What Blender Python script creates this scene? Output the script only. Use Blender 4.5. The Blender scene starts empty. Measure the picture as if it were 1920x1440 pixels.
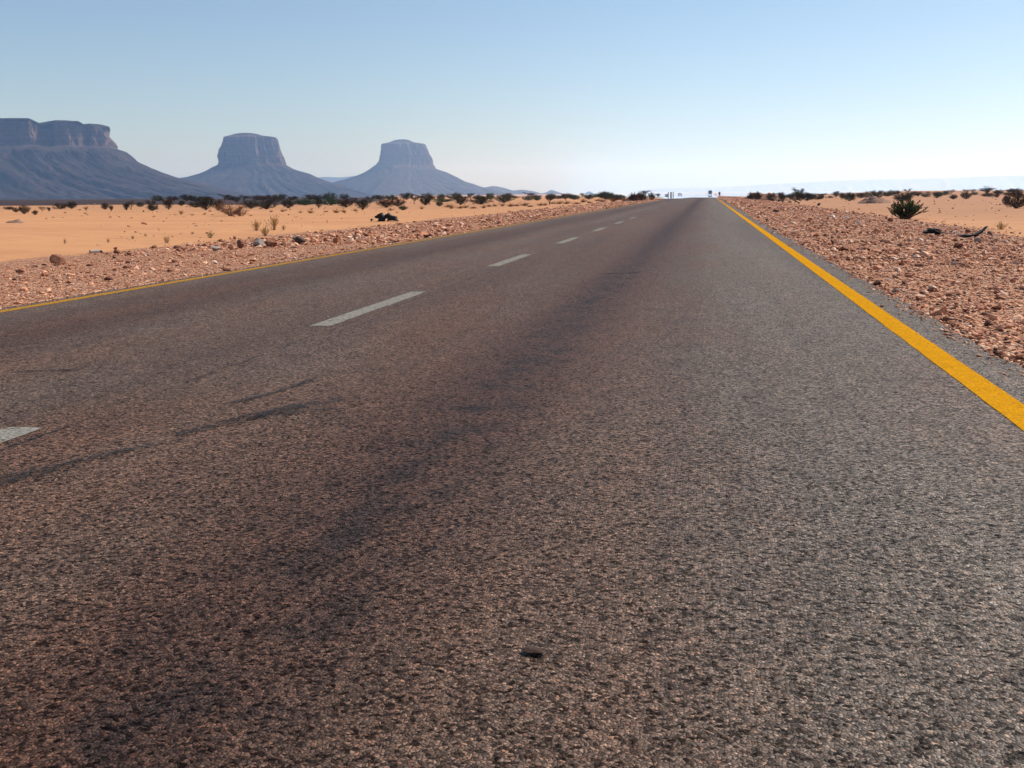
import bpy, math, random
import numpy as np
from mathutils import Vector, Matrix
R = math.radians
C = bpy.context.scene.collection
sc = bpy.context.scene

# ------------------------------------------------------------------ camera, world, sun, exposure
F_PX = 2000.0                       # focal length in pixels of a 1920 wide frame
CAM = np.array([0.0, 0.0, 0.85])
TILT = 0.006                        # slope of the horizon in the frame
VPX, VPY = 1327.0, 360.0            # where the straight road runs to
SUN_EL, SUN_AZ = 45.0, 56.0         # azimuth clockwise from the road direction

def nrm(v):
    v = np.array(v, float); return v / np.linalg.norm(v)
_D = nrm((VPX-960, 720-VPY, F_PX))
_h2 = nrm((VPX-1000-960, 720-(VPY+1000*TILT), F_PX))
_U = np.cross(_h2, _D)
_U = nrm(_U if _U[1] > 0 else -_U)
_X = np.cross(_U, _D)
_X = nrm(_X if _X[0] > 0 else -_X)
EX = np.array([_X[0], _D[0], _U[0]])     # camera right in world
EY = np.array([_X[1], _D[1], _U[1]])     # camera up in world
EZ = np.array([_X[2], _D[2], _U[2]])     # camera forward in world
FH = nrm((EZ[0], EZ[1], 0)); RH = nrm((FH[1], -FH[0], 0))

cam_d = bpy.data.cameras.new('camera'); cam = bpy.data.objects.new('camera', cam_d); C.objects.link(cam)
cam.matrix_world = Matrix(((EX[0], EY[0], -EZ[0], CAM[0]), (EX[1], EY[1], -EZ[1], CAM[1]), (EX[2], EY[2], -EZ[2], CAM[2]), (0, 0, 0, 1)))
cam_d.sensor_width = 36.0; cam_d.lens = 36.0*F_PX/1920.0
cam_d.clip_start = 0.05; cam_d.clip_end = 60000
sc.camera = cam

world = bpy.data.worlds.new('World'); sc.world = world; world.use_nodes = True
wt = world.node_tree; wt.nodes.clear()
sky = wt.nodes.new('ShaderNodeTexSky'); sky.sky_type = 'NISHITA'; sky.sun_disc = False
sky.sun_elevation = R(SUN_EL); sky.sun_rotation = R(SUN_AZ)
sky.altitude = 600; sky.air_density = 1.0; sky.dust_density = 1.1; sky.ozone_density = 3.0
bg = wt.nodes.new('ShaderNodeBackground'); bg.inputs['Strength'].default_value = 0.067
wo = wt.nodes.new('ShaderNodeOutputWorld')
wt.links.new(sky.outputs[0], bg.inputs['Color']); wt.links.new(bg.outputs[0], wo.inputs['Surface'])

sd = bpy.data.lights.new('sun', 'SUN'); sd.energy = 3.6; sd.angle = R(0.53); sd.color = (1.0, 0.95, 0.875)
sun = bpy.data.objects.new('sun', sd); C.objects.link(sun)
S = Vector((math.sin(R(SUN_AZ))*math.cos(R(SUN_EL)), math.cos(R(SUN_AZ))*math.cos(R(SUN_EL)), math.sin(R(SUN_EL))))
sun.rotation_euler = S.to_track_quat('Z', 'Y').to_euler()

vs = sc.view_settings
vs.view_transform = 'Standard'; vs.look = 'None'; vs.gamma = 1.0; vs.use_curve_mapping = False; vs.exposure = 0.85
sc.cycles.max_bounces = 6; sc.cycles.volume_bounces = 3; sc.cycles.transparent_max_bounces = 12

HAZE_DENSITY = 1.0e-4
HAZE_R = 18500.0

# ------------------------------------------------------------------ helpers
def ray(px, py):
    d = EX*((px-960)/F_PX) + EY*((720-py)/F_PX) + EZ
    return d
def at_depth(px, py, depth):
    d = ray(px, py); return CAM + d*(depth/np.dot(d, FH))

def put(o, label=None, cat=None, group=None, kind=None):
    if label: o['label'] = label
    if cat: o['category'] = cat
    if group: o['group'] = group
    if kind: o['kind'] = kind
    return o

def mesh_np(name, V, Fc, attrs=None, smooth=False):
    """V (n,3) array, Fc (m,k) array of equal sized faces or a list of faces"""
    me = bpy.data.meshes.new(name)
    V = np.asarray(V, np.float32)
    if isinstance(Fc, np.ndarray):
        m, k = Fc.shape
        me.vertices.add(len(V)); me.vertices.foreach_set('co', V.ravel())
        me.loops.add(m*k); me.loops.foreach_set('vertex_index', Fc.astype(np.int32).ravel())
        me.polygons.add(m); me.polygons.foreach_set('loop_start', np.arange(0, m*k, k, dtype=np.int32))
        me.polygons.foreach_set('loop_total', np.full(m, k, np.int32))
        me.update(calc_edges=True); me.validate()
    else:
        me.from_pydata([tuple(v) for v in V.tolist()], [], Fc); me.update()
    for an, av in (attrs or {}).items():
        a = me.attributes.new(an, 'FLOAT', 'POINT'); a.data.foreach_set('value', np.asarray(av, np.float32))
    me.polygons.foreach_set('use_smooth', np.full(len(me.polygons), smooth, bool))
    return me

def link(name, me, mat, parent=None):
    o = bpy.data.objects.new(name, me); C.objects.link(o)
    if mat is not None and len(me.materials) == 0: me.materials.append(mat)
    if parent is not None: o.parent = parent
    return o

def empty(name, loc, rz=0.0, scale=(1, 1, 1)):
    o = bpy.data.objects.new(name, None); C.objects.link(o)
    o.location = loc; o.rotation_euler = (0, 0, rz); o.scale = scale; o.empty_display_size = 0.1
    return o

def ss(a, b, x):
    t = np.clip((np.asarray(x, float)-a)/(b-a), 0, 1); return t*t*(3-2*t)

def _hash(ix, iy, seed):
    h = (ix.astype(np.int64)*374761393 + iy.astype(np.int64)*668265263 + seed*1442695041) & 0x7fffffff
    h = ((h ^ (h >> 13))*1274126177) & 0x7fffffff
    h = h ^ (h >> 16)
    return (h & 0xffff)/65535.0
def vnoise(x, y, seed=0):
    x = np.asarray(x, float); y = np.asarray(y, float)
    ix = np.floor(x); iy = np.floor(y); fx = x-ix; fy = y-iy
    fx = fx*fx*(3-2*fx); fy = fy*fy*(3-2*fy)
    a = _hash(ix, iy, seed); b = _hash(ix+1, iy, seed); c = _hash(ix, iy+1, seed); d = _hash(ix+1, iy+1, seed)
    return (a*(1-fx)+b*fx)*(1-fy)+(c*(1-fx)+d*fx)*fy
def fbm(x, y, seed=0, oct=4):
    s = 0; a = 0.5; t = 0
    for k in range(oct):
        s = s+a*vnoise(np.asarray(x)*2**k+17.3*k, np.asarray(y)*2**k-9.1*k, seed+k); t += a; a *= 0.5
    return s/t

# ------------------------------------------------------------------ shape of the land (metres)
XL, XR = -6.15, 1.52                # asphalt edges
def bend(Y): return 1.6*np.clip((np.asarray(Y, float)-200)/600, 0, 2.5)**2
def dip(Y): return -1.25*ss(150, 760, Y)
def road_z(x): return np.interp(x, [-6.15, -5.9, -2.46, 1.2, 1.52], [-0.128, -0.117, 0.0, 0.0, -0.006])
def ground(X, Y):
    X = np.asarray(X, float); Y = np.asarray(Y, float)
    x = X-bend(Y)
    z = np.interp(x, [-300, -60, -14.6, -12.5, -8.5, -6.35, -6.2, -6.1, -2.46, 1.47, 1.55, 1.7, 4.2, 8.8, 12, 40, 300],
                  [-0.5, -0.52, -0.52, -0.46, -0.25, -0.165, -0.165, -0.19, -0.06, -0.06, -0.035, -0.03, -0.09, -0.40, -0.42, -0.42, -0.42])
    z = z+dip(Y)
    off = ss(6.5, 16, np.abs(x+2.3))
    near = 1-ss(350, 700, Y)
    z = z+off*near*(0.16*(fbm(X*0.09, Y*0.05, 3)-0.5)+0.05*(fbm(X*0.7, Y*0.35, 9, 3)-0.5))
    z = z+0.05*(fbm(X*0.9, Y*0.9, 21, 3)-0.5)*ss(0.3, 1.2, np.minimum(np.abs(x-XL), np.abs(x-XR))*((x < XL) | (x > XR)))*near
    z = z+0.75*ss(14, 75, X)*ss(70, 260, Y)*(1-ss(600, 1500, Y))+1.0*ss(14, 75, X)*ss(250, 420, Y)*(1-ss(900, 2500, Y))
    z = z+0.35*ss(-20, -40, X)*np.exp(-((Y-175)/40.0)**2)*vnoise(X*0.05, Y*0.01, 5)
    z = z-6.0*ss(560, 2600, Y)*ss(-40, -220, X)
    return z
_T = np.geomspace(1.2, 900, 6000)
def hit(px, py):
    """where the sight line through a point of the frame meets the ground"""
    d = ray(px, py); t = _T/d[1]
    P = CAM[None, :]+t[:, None]*d[None, :]
    below = np.nonzero(P[:, 2] < ground(P[:, 0], P[:, 1]))[0]
    if len(below) == 0: return at_ground(px, 420)
    return P[below[0]]
def at_ground(px, Y):
    d = ray(px, 362); X = d[0]/d[1]*Y
    return np.array([X, Y, float(ground(X, Y))])
def pxm(P):
    """metres covered by one pixel at P"""
    return float(np.dot(P-CAM, EZ))/F_PX

# ------------------------------------------------------------------ node helper
class N:
    def __init__(s, name):
        s.m = bpy.data.materials.new(name); s.m.use_nodes = True
        s.t = s.m.node_tree; s.t.nodes.clear()
        s.out = s.t.nodes.new('ShaderNodeOutputMaterial')
    def n(s, typ, **kw):
        o = s.t.nodes.new('ShaderNode'+typ)
        for k, v in kw.items():
            if k.startswith('i_'): o.inputs[k[2:].replace('_', ' ')].default_value = v
            else: setattr(o, k, v)
        return o
    def l(s, a, b): s.t.links.new(a, b)
    def set(s, sock, v):
        if hasattr(v, 'links') or hasattr(v, 'is_output'): s.l(v, sock)
        else: sock.default_value = v
    def math(s, op, a, b=0.0, c=None, clamp=False):
        o = s.t.nodes.new('ShaderNodeMath'); o.operation = op; o.use_clamp = clamp
        s.set(o.inputs[0], a); s.set(o.inputs[1], b)
        if c is not None: s.set(o.inputs[2], c)
        return o.outputs[0]
    def mix(s, f, a, b, blend='MIX'):
        o = s.t.nodes.new('ShaderNodeMix'); o.data_type = 'RGBA'; o.blend_type = blend; o.clamp_factor = True
        s.set(o.inputs[0], f)
        for k, v in ((6, a), (7, b)):
            if isinstance(v, (tuple, list)): v = tuple(v)+(1.0,) if len(v) == 3 else tuple(v)
            elif isinstance(v, (int, float)): v = (v, v, v, 1)
            s.set(o.inputs[k], v)
        return o.outputs[2]
    def ramp(s, fac, pts, interp='LINEAR'):
        o = s.t.nodes.new('ShaderNodeValToRGB'); o.color_ramp.interpolation = interp
        e = o.color_ramp.elements
        while len(e) < len(pts): e.new(0.5)
        for k, (p, c) in enumerate(pts):
            e[k].position = p
            e[k].color = (c, c, c, 1) if isinstance(c, (int, float)) else tuple(c)+(1,)
        s.set(o.inputs[0], fac); return o.outputs[0]
    def coord(s, scale=(1, 1, 1), kind='Object'):
        tc = s.t.nodes.new('ShaderNodeTexCoord')
        if scale == (1, 1, 1): return tc.outputs[kind]
        mp = s.t.nodes.new('ShaderNodeMapping'); mp.inputs['Scale'].default_value = scale
        s.l(tc.outputs[kind], mp.inputs['Vector']); return mp.outputs[0]
    def noise(s, vec, scale, detail=3.0, rough=0.55):
        o = s.t.nodes.new('ShaderNodeTexNoise'); s.l(vec, o.inputs['Vector'])
        o.inputs['Scale'].default_value = scale; o.inputs['Detail'].default_value = detail; o.inputs['Roughness'].default_value = rough
        return o.outputs['Fac']
    def voro(s, vec, scale, feature='F1', rand=1.0, dim='3D'):
        o = s.t.nodes.new('ShaderNodeTexVoronoi'); o.feature = feature; o.voronoi_dimensions = dim; s.l(vec, o.inputs['Vector'])
        o.inputs['Scale'].default_value = scale; o.inputs['Randomness'].default_value = rand
        return o
    def attr(s, name):
        o = s.t.nodes.new('ShaderNodeAttribute'); o.attribute_name = name; return o.outputs['Fac']
    def sep(s, v):
        o = s.t.nodes.new('ShaderNodeSeparateXYZ'); s.l(v, o.inputs[0]); return o.outputs
    def sepc(s, v):
        o = s.t.nodes.new('ShaderNodeSeparateColor'); s.l(v, o.inputs[0]); return o.outputs
    def bump(s, h, strength, dist, normal=None):
        o = s.t.nodes.new('ShaderNodeBump'); s.l(h, o.inputs['Height'])
        o.inputs['Strength'].default_value = strength; o.inputs['Distance'].default_value = dist
        if normal is not None: s.l(normal, o.inputs['Normal'])
        return o.outputs[0]
    def pbr(s, col, rough=0.9, normal=None, spec=0.3, metal=0.0, alpha=None):
        o = s.t.nodes.new('ShaderNodeBsdfPrincipled')
        if isinstance(col, tuple): col = tuple(col)+(1,) if len(col) == 3 else col
        s.set(o.inputs['Base Color'], col); s.set(o.inputs['Roughness'], rough)
        s.set(o.inputs['Specular IOR Level'], spec); s.set(o.inputs['Metallic'], metal)
        if normal is not None: s.l(normal, o.inputs['Normal'])
        if alpha is not None: s.set(o.inputs['Alpha'], alpha)
        s.l(o.outputs[0], s.out.inputs['Surface']); return s.m

# ------------------------------------------------------------------ materials
def chips(g, co, warm):
    """crushed stone set in bitumen: returns (colour value, height)"""
    wv = g.n('VectorMath', operation='ADD')
    nz = g.n('TexNoise'); nz.inputs['Scale'].default_value = 130; nz.inputs['Detail'].default_value = 2; g.l(co, nz.inputs['Vector'])
    sub = g.n('VectorMath', operation='SCALE'); g.l(nz.outputs['Color'], sub.inputs[0]); sub.inputs['Scale'].default_value = 0.006
    g.l(co, wv.inputs[0]); g.l(sub.outputs[0], wv.inputs[1])
    v = wv.outputs[0]
    a = g.voro(v, 120, dim='2D'); b = g.voro(v, 290, dim='2D'); e = g.voro(v, 120, 'DISTANCE_TO_EDGE', dim='2D')
    ra = g.sepc(a.outputs['Color'])[0]; rb = g.sepc(b.outputs['Color'])[1]
    va = g.ramp(ra, [(0, 0.14), (0.2, 0.42), (0.55, 0.95), (0.85, 1.4), (0.97, 2.1)])
    vb = g.ramp(rb, [(0, 0.45), (0.5, 0.95), (0.9, 1.35), (1.0, 1.7)])
    gap = g.ramp(e.outputs['Distance'], [(0.0, 0.42), (0.10, 0.80), (0.22, 1.0)])  # dark gaps: bitumen, plus painted self-shadow that the bump cannot cast
    val = g.math('MULTIPLY', g.math('MULTIPLY', va, vb), gap)
    h = g.math('ADD', g.math('MULTIPLY', g.ramp(e.outputs['Distance'], [(0, 0), (0.3, 1)]), g.math('ADD', ra, 0.3)), g.math('MULTIPLY', rb, 0.3))
    return val, h, g.sepc(a.outputs['Color'])[2]

def mat_asphalt():
    g = N('asphalt'); co = g.coord()
    val, h, rc = chips(g, co, 0)
    x, y, z = g.sep(co)
    wob = g.noise(g.coord((0.6, 0.05, 1)), 1.6, 4.0)
    xd = g.math('ADD', x, g.math('MULTIPLY', g.math('SUBTRACT', wob, 0.5), 0.32))
    u = g.math('DIVIDE', g.math('ADD', xd, 6.4), 8.2)
    def U(X): return (X+6.4)/8.2
    band = g.ramp(u, [(U(-6.2), 1.15), (U(-5.5), 1.10), (U(-4.9), 0.80), (U(-4.3), 0.72), (U(-3.5), 1.05), (U(-2.5), 0.92), (U(-1.75), 0.90), (U(-1.3), 0.78), (U(-1.02), 0.54), (U(-0.87), 0.40), (U(-0.70), 0.51), (U(-0.40), 0.80), (U(-0.02), 1.04), (U(0.6), 1.26), (U(1.2), 1.16), (U(1.5), 1.35)])  # oil and wheel track tones; left of the oil, painted lens vignetting
    big = g.ramp(g.noise(g.coord((1, 0.045, 1)), 1.3, 5.0, 0.6), [(0.28, 0.74), (0.5, 1.0), (0.72, 1.18)])
    mid = g.ramp(g.noise(g.coord((1, 0.5, 1)), 6.5, 5.0, 0.7), [(0.25, 0.72), (0.5, 1.0), (0.75, 1.2)])
    pits = g.math('MULTIPLY', g.ramp(g.noise(g.coord((0.8, 1.0, 1)), 62.0, 3.0, 0.65), [(0.33, 0.22), (0.47, 1.0)]), g.ramp(g.noise(g.coord((1.0, 0.8, 1)), 19.0, 4.0, 0.75), [(0.30, 0.35), (0.47, 1.0)]))
    # spilt oil blots along the middle of the near lane
    blot = g.ramp(g.noise(g.coord((1.0, 0.7, 1)), 6.0, 4.0, 0.6), [(0.46, 1.0), (0.62, 0.45)])
    inband = g.ramp(g.math('ABSOLUTE', g.math('ADD', x, 0.86)), [(0.06, 1.0), (0.32, 0.0)])
    blot = g.mix(inband, 1.0, blot)
    m = g.math('MULTIPLY', g.math('MULTIPLY', band, big), g.math('MULTIPLY', mid, pits))
    m = g.math('MULTIPLY', m, val)
    # fine cracks, mostly along and across the road
    def crack(scale, stretch, w, seedoff):
        mp = g.n('Mapping'); mp.inputs['Scale'].default_value = stretch; mp.inputs['Location'].default_value = (seedoff, seedoff*1.7, 0)
        wp = g.n('TexNoise'); wp.inputs['Scale'].default_value = 3.0; wp.inputs['Detail'].default_value = 5.0; g.l(co, wp.inputs['Vector'])
        ad = g.n('VectorMath', operation='MULTIPLY_ADD'); g.l(wp.outputs['Color'], ad.inputs[0]); ad.inputs[1].default_value = (0.22, 0.22, 0); g.l(co, ad.inputs[2])
        g.l(ad.outputs[0], mp.inputs['Vector'])
        e = g.voro(mp.outputs[0], scale, 'DISTANCE_TO_EDGE', dim='2D')
        return g.ramp(e.outputs['Distance'], [(0.0, 0.0), (w*0.4, 0.35), (w, 1.0)])
    cr = crack(0.7, (1.0, 0.5, 1), 0.0035, 3.3)
    crm = g.ramp(g.noise(co, 1.1, 3.0), [(0.50, 0.0), (0.58, 1.0)])
    crk = g.mix(crm, 1.0, cr)
    # the paving joint beside the centre dashes
    jx = g.math('ADD', g.math('ADD', x, 2.34), g.math('MULTIPLY', g.math('SUBTRACT', g.noise(g.coord((0.2, 1, 1)), 2.5, 5.0, 0.7), 0.5), 0.16))
    joint = g.ramp(g.math('ABSOLUTE', jx), [(0.004, 0.22), (0.016, 1.0)])
    jm = g.ramp(g.noise(g.coord((0.1, 1, 1)), 1.7, 4.0, 0.7), [(0.40, 1.0), (0.58, 0.0)])
    joint = g.mix(jm, 1.0, joint)
    kx = g.math('ADD', g.math('ADD', x, -0.57), g.math('MULTIPLY', g.math('SUBTRACT', g.noise(g.coord((0.2, 1, 1)), 1.3, 6.0, 0.75), 0.5), 0.30))
    kj = g.ramp(g.math('ABSOLUTE', kx), [(0.002, 0.30), (0.009, 1.0)])
    joint = g.math('MULTIPLY', joint, g.mix(g.ramp(g.noise(g.coord((0.1, 1, 1)), 2.3, 4.0, 0.7), [(0.42, 1.0), (0.56, 0.0)]), 1.0, kj))
    m = g.math('MULTIPLY', g.math('MULTIPLY', m, blot), g.math('MULTIPLY', crk, joint))
    tb = g.math('ADD', g.math('MULTIPLY', g.math('SUBTRACT', g.noise(g.coord((1, 0.3, 1)), 1.1, 3.0), 0.5), 1.6), g.ramp(u, [(U(-5.6), 0.55), (U(-4.6), 0.1), (U(-3.4), 0.5), (U(-2.2), 0.25), (U(-0.9), 0.0), (U(-0.2), 0.45), (U(0.4), 0.95), (U(1.5), 1.0)]), clamp=True)
    tint = g.mix(tb, (1.12, 0.585, 0.35), (1.03, 0.83, 0.66))
    red = g.ramp(g.math('ABSOLUTE', g.math('ADD', xd, 0.86)), [(0.08, 0.6), (0.5, 0.0)])
    tint = g.mix(red, tint, (1.28, 0.52, 0.27))
    chipt = g.ramp(rc, [(0.0, (1.0, 0.92, 0.85)), (0.5, (1, 1, 1)), (0.8, (1.05, 0.97, 0.90)), (0.94, (1.14, 0.92, 0.78))])
    col = g.mix(1.0, tint, chipt, 'MULTIPLY')
    sc_ = g.n('VectorMath', operation='SCALE'); g.l(col, sc_.inputs[0]); g.l(g.math('MULTIPLY', m, 0.121), sc_.inputs['Scale'])
    hh = g.math('ADD', h, g.math('MULTIPLY', pits, 0.5))
    nb = g.bump(hh, 0.7, 0.0022)
    shine = g.math('MULTIPLY', g.math('MULTIPLY', pits, g.ramp(val, [(0.0, 0.0), (0.7, 1.0)])), 0.26)  # specular cut in pits and gaps, imitating occlusion inside the cavities
    return g.pbr(sc_.outputs[0], 0.64, nb, shine)

def mat_paint(name, col, wear, dirt):
    g = N(name); co = g.coord()
    val, h, rc = chips(g, co, 0)
    n1 = g.noise(co, 9.0, 5.0, 0.65)
    n2 = g.noise(co, 55.0, 3.0, 0.6)
    c = g.mix(g.ramp(n1, [(0.3, 0.0), (0.75, 1.0)]), col, tuple(k*0.80 for k in col))
    c = g.mix(g.ramp(n2, [(0.35, dirt), (0.6, 0.0)]), c, (0.10, 0.075, 0.055))
    w = g.ramp(g.math('ADD', g.math('MULTIPLY', n1, 0.5), g.math('MULTIPLY', n2, 0.5)), [(wear-0.02, 1.0), (wear+0.02, 0.0)])
    c = g.mix(w, c, (0.075, 0.062, 0.052))
    vv = g.ramp(val, [(0.0, 0.60), (0.45, 0.97), (1.0, 1.08)])
    c = g.mix(1.0, c, vv, 'MULTIPLY')
    return g.pbr(c, 0.8, g.bump(h, 0.5, 0.002), 0.0)

def mat_terrain():
    g = N('desert_ground'); co = g.coord()
    gravel = g.attr('gravel'); dark = g.attr('dark')
    n1 = g.noise(g.coord((0.5, 1.0, 1)), 0.16, 5.0, 0.6); n2 = g.noise(g.coord((0.35, 1, 1)), 1.6, 5.0, 0.65); n3 = g.noise(co, 40.0, 3.0)
    sand = g.mix(g.ramp(n1, [(0.3, 0.0), (0.7, 1.0)]), (0.49, 0.242, 0.110), (0.40, 0.190, 0.084))
    sand = g.mix(g.ramp(n2, [(0.50, 0.0), (0.70, 0.65)]), sand, (0.30, 0.142, 0.068))
    sand = g.mix(g.ramp(n3, [(0.60, 0.0), (0.75, 0.4)]), sand, (0.27, 0.132, 0.067))
    sand = g.mix(g.math('MULTIPLY', g.attr('stony'), g.ramp(n2, [(0.25, 0.35), (0.7, 0.95)])), sand, (0.30, 0.148, 0.080))
    sand = g.mix(g.attr('pale'), sand, (0.50, 0.46, 0.42))  # pale ground colour stands in for the sky mirrored by the mirage
    # gravel
    va = g.voro(co, 26, dim='2D'); vb = g.voro(co, 60, dim='2D'); ve = g.voro(co, 26, 'DISTANCE_TO_EDGE', dim='2D')
    ra = g.sepc(va.outputs['Color'])[0]; rb = g.sepc(vb.outputs['Color'])[0]
    gc = g.ramp(ra, [(0.0, (0.10, 0.036, 0.020)), (0.25, (0.33, 0.135, 0.070)), (0.6, (0.58, 0.27, 0.148)), (0.9, (0.66, 0.37, 0.23)), (1.0, (0.70, 0.52, 0.39))])
    gc = g.mix(1.0, gc, g.ramp(rb, [(0, 0.6), (0.6, 1.0), (1, 1.2)]), 'MULTIPLY')
    gc = g.mix(1.0, gc, g.ramp(ve.outputs['Distance'], [(0, 0.45), (0.16, 1.0)]), 'MULTIPLY')  # shade of the crevices between pebbles, put into the colour
    gm = g.math('ADD', gravel, g.math('MULTIPLY', g.math('SUBTRACT', g.noise(co, 1.4, 5.0, 0.65), 0.5), 1.1))
    gm = g.ramp(gm, [(0.40, 0.0), (0.60, 1.0)])
    col = g.mix(gm, sand, gc)
    # dark stony plain
    dn = g.noise(g.coord((0.3, 1, 1)), 0.03, 4.0, 0.6)
    dc = g.mix(g.ramp(dn, [(0.35, 0.0), (0.65, 1.0)]), (0.028, 0.016, 0.016), (0.048, 0.028, 0.026))
    dm = g.math('ADD', dark, g.math('MULTIPLY', g.math('SUBTRACT', g.noise(g.coord((1, 0.4, 1)), 0.09, 5.0, 0.6), 0.5), 0.8))
    col = g.mix(g.ramp(dm, [(0.45, 0.0), (0.55, 1.0)]), col, dc)
    hg = g.math('MULTIPLY', g.math('ADD', g.ramp(ve.outputs['Distance'], [(0, 0), (0.25, 1)]), g.math('MULTIPLY', ra, 0.8)), gm)
    h = g.math('ADD', hg, g.math('MULTIPLY', g.noise(g.coord((0.4, 1, 1)), 9.0, 4.0, 0.6), 0.8))
    return g.pbr(col, 0.95, g.bump(h, 0.8, 0.02), 0.15)

def mat_stone(name, pal, sat=1.0):
    g = N(name); co = g.coord(); r = g.attr('rnd')
    c = g.ramp(r, [(k/(len(pal)-1.0), p) for k, p in enumerate(pal)])
    n = g.noise(co, 30.0, 4.0, 0.6)
    c = g.mix(1.0, c, g.ramp(n, [(0.25, 0.7), (0.7, 1.15)]), 'MULTIPLY')
    return g.pbr(c, 0.9, g.bump(n, 0.4, 0.01), 0.25)

def mat_boulder(name, a, b, scale=9.0):
    g = N(name); co = g.coord()
    n = g.noise(co, scale, 6.0, 0.65); n2 = g.noise(co, scale*5, 4.0, 0.6)
    c = g.mix(g.ramp(n, [(0.35, 0), (0.65, 1)]), a, b)
    c = g.mix(1.0, c, g.ramp(n2, [(0.3, 0.7), (0.7, 1.15)]), 'MULTIPLY')
    return g.pbr(c, 0.9, g.bump(g.math('ADD', n, g.math('MULTIPLY', n2, 0.5)), 0.6, 0.03), 0.25)

def mat_rock():
    g = N('mesa_rock'); co = g.coord(); x, y, z = g.sep(co)
    cl = g.attr('cliff')
    wz = g.math('ADD', z, g.math('MULTIPLY', g.noise(co, 0.006, 4.0), 26.0))
    cb = g.n('CombineXYZ'); g.l(wz, cb.inputs[2])
    st = g.noise(cb.outputs[0], 0.06, 5.0, 0.7)
    c1 = g.ramp(st, [(0.3, (0.085, 0.05, 0.04)), (0.45, (0.16, 0.098, 0.075)), (0.55, (0.11, 0.068, 0.055)), (0.7, (0.21, 0.135, 0.10))])
    n = g.noise(co, 0.02, 6.0, 0.7)
    c2 = g.ramp(n, [(0.3, (0.017, 0.012, 0.011)), (0.5, (0.030, 0.020, 0.018)), (0.7, (0.068, 0.045, 0.035))])
    c = g.mix(cl, c2, c1)
    h = g.noise(co, 0.03, 6.0, 0.7)
    return g.pbr(c, 0.95, g.bump(h, 0.9, 14.0), 0.1)

def mat_leaf(name, a, b, trans=0.25):
    g = N(name); geo = g.n('NewGeometry'); oi = g.n('ObjectInfo')
    f = g.math('FRACT', g.math('ADD', geo.outputs['Random Per Island'], oi.outputs['Random']))
    c = g.mix(f, a, b)
    d = g.n('BsdfDiffuse'); t = g.n('BsdfTranslucent'); mx = g.n('MixShader'); mx.inputs[0].default_value = trans
    g.l(c, d.inputs['Color']); g.l(c, t.inputs['Color']); g.l(d.outputs[0], mx.inputs[1]); g.l(t.outputs[0], mx.inputs[2])
    g.l(mx.outputs[0], g.out.inputs['Surface']); return g.m

def mat_plain(name, col, rough=0.6, spec=0.3, var=0.25, scale=20.0, metal=0.0):
    g = N(name); co = g.coord()
    n = g.noise(co, scale, 4.0, 0.6)
    c = g.mix(g.ramp(n, [(0.3, 0.0), (0.7, 1.0)]), tuple(k*(1-var) for k in col), tuple(min(1, k*(1+var)) for k in col))
    return g.pbr(c, rough, g.bump(n, 0.15, 0.01), spec, metal)

def mat_mirage():
    """hot air over the asphalt: it mirrors the sky in ragged patches"""
    g = N('hot_air_mirror'); co = g.coord()
    a = g.attr('cover')
    n = g.noise(g.coord((0.22, 0.035, 1)), 1.0, 4.0, 0.6)
    m = g.ramp(g.math('ADD', a, g.math('MULTIPLY', g.math('SUBTRACT', n, 0.5), 1.3)), [(0.46, 0.0), (0.54, 1.0)])
    gl = g.n('BsdfGlossy'); gl.inputs['Roughness'].default_value = 0.02; gl.inputs['Color'].default_value = (0.97, 0.97, 0.97, 1)
    tr = g.n('BsdfTransparent'); mx = g.n('MixShader')
    g.l(m, mx.inputs[0]); g.l(tr.outputs[0], mx.inputs[1]); g.l(gl.outputs[0], mx.inputs[2])
    g.l(mx.outputs[0], g.out.inputs['Surface']); return g.m

def mat_skid():
    g = N('rubber_mark'); co = g.coord()
    a = g.attr('ink'); n = g.noise(co, 60.0, 4.0, 0.7); n2 = g.noise(g.coord((1, 0.2, 1)), 14.0, 3.0, 0.6)
    f = g.math('MULTIPLY', g.ramp(a, [(0.0, 0.0), (1.0, 0.95)]), g.ramp(g.math('ADD', g.math('MULTIPLY', n, 0.6), g.math('MULTIPLY', n2, 0.4)), [(0.42, 0.0), (0.56, 1.0)]))
    return g.pbr((0.012, 0.010, 0.009), 0.7, None, 0.3, 0.0, f)

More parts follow.
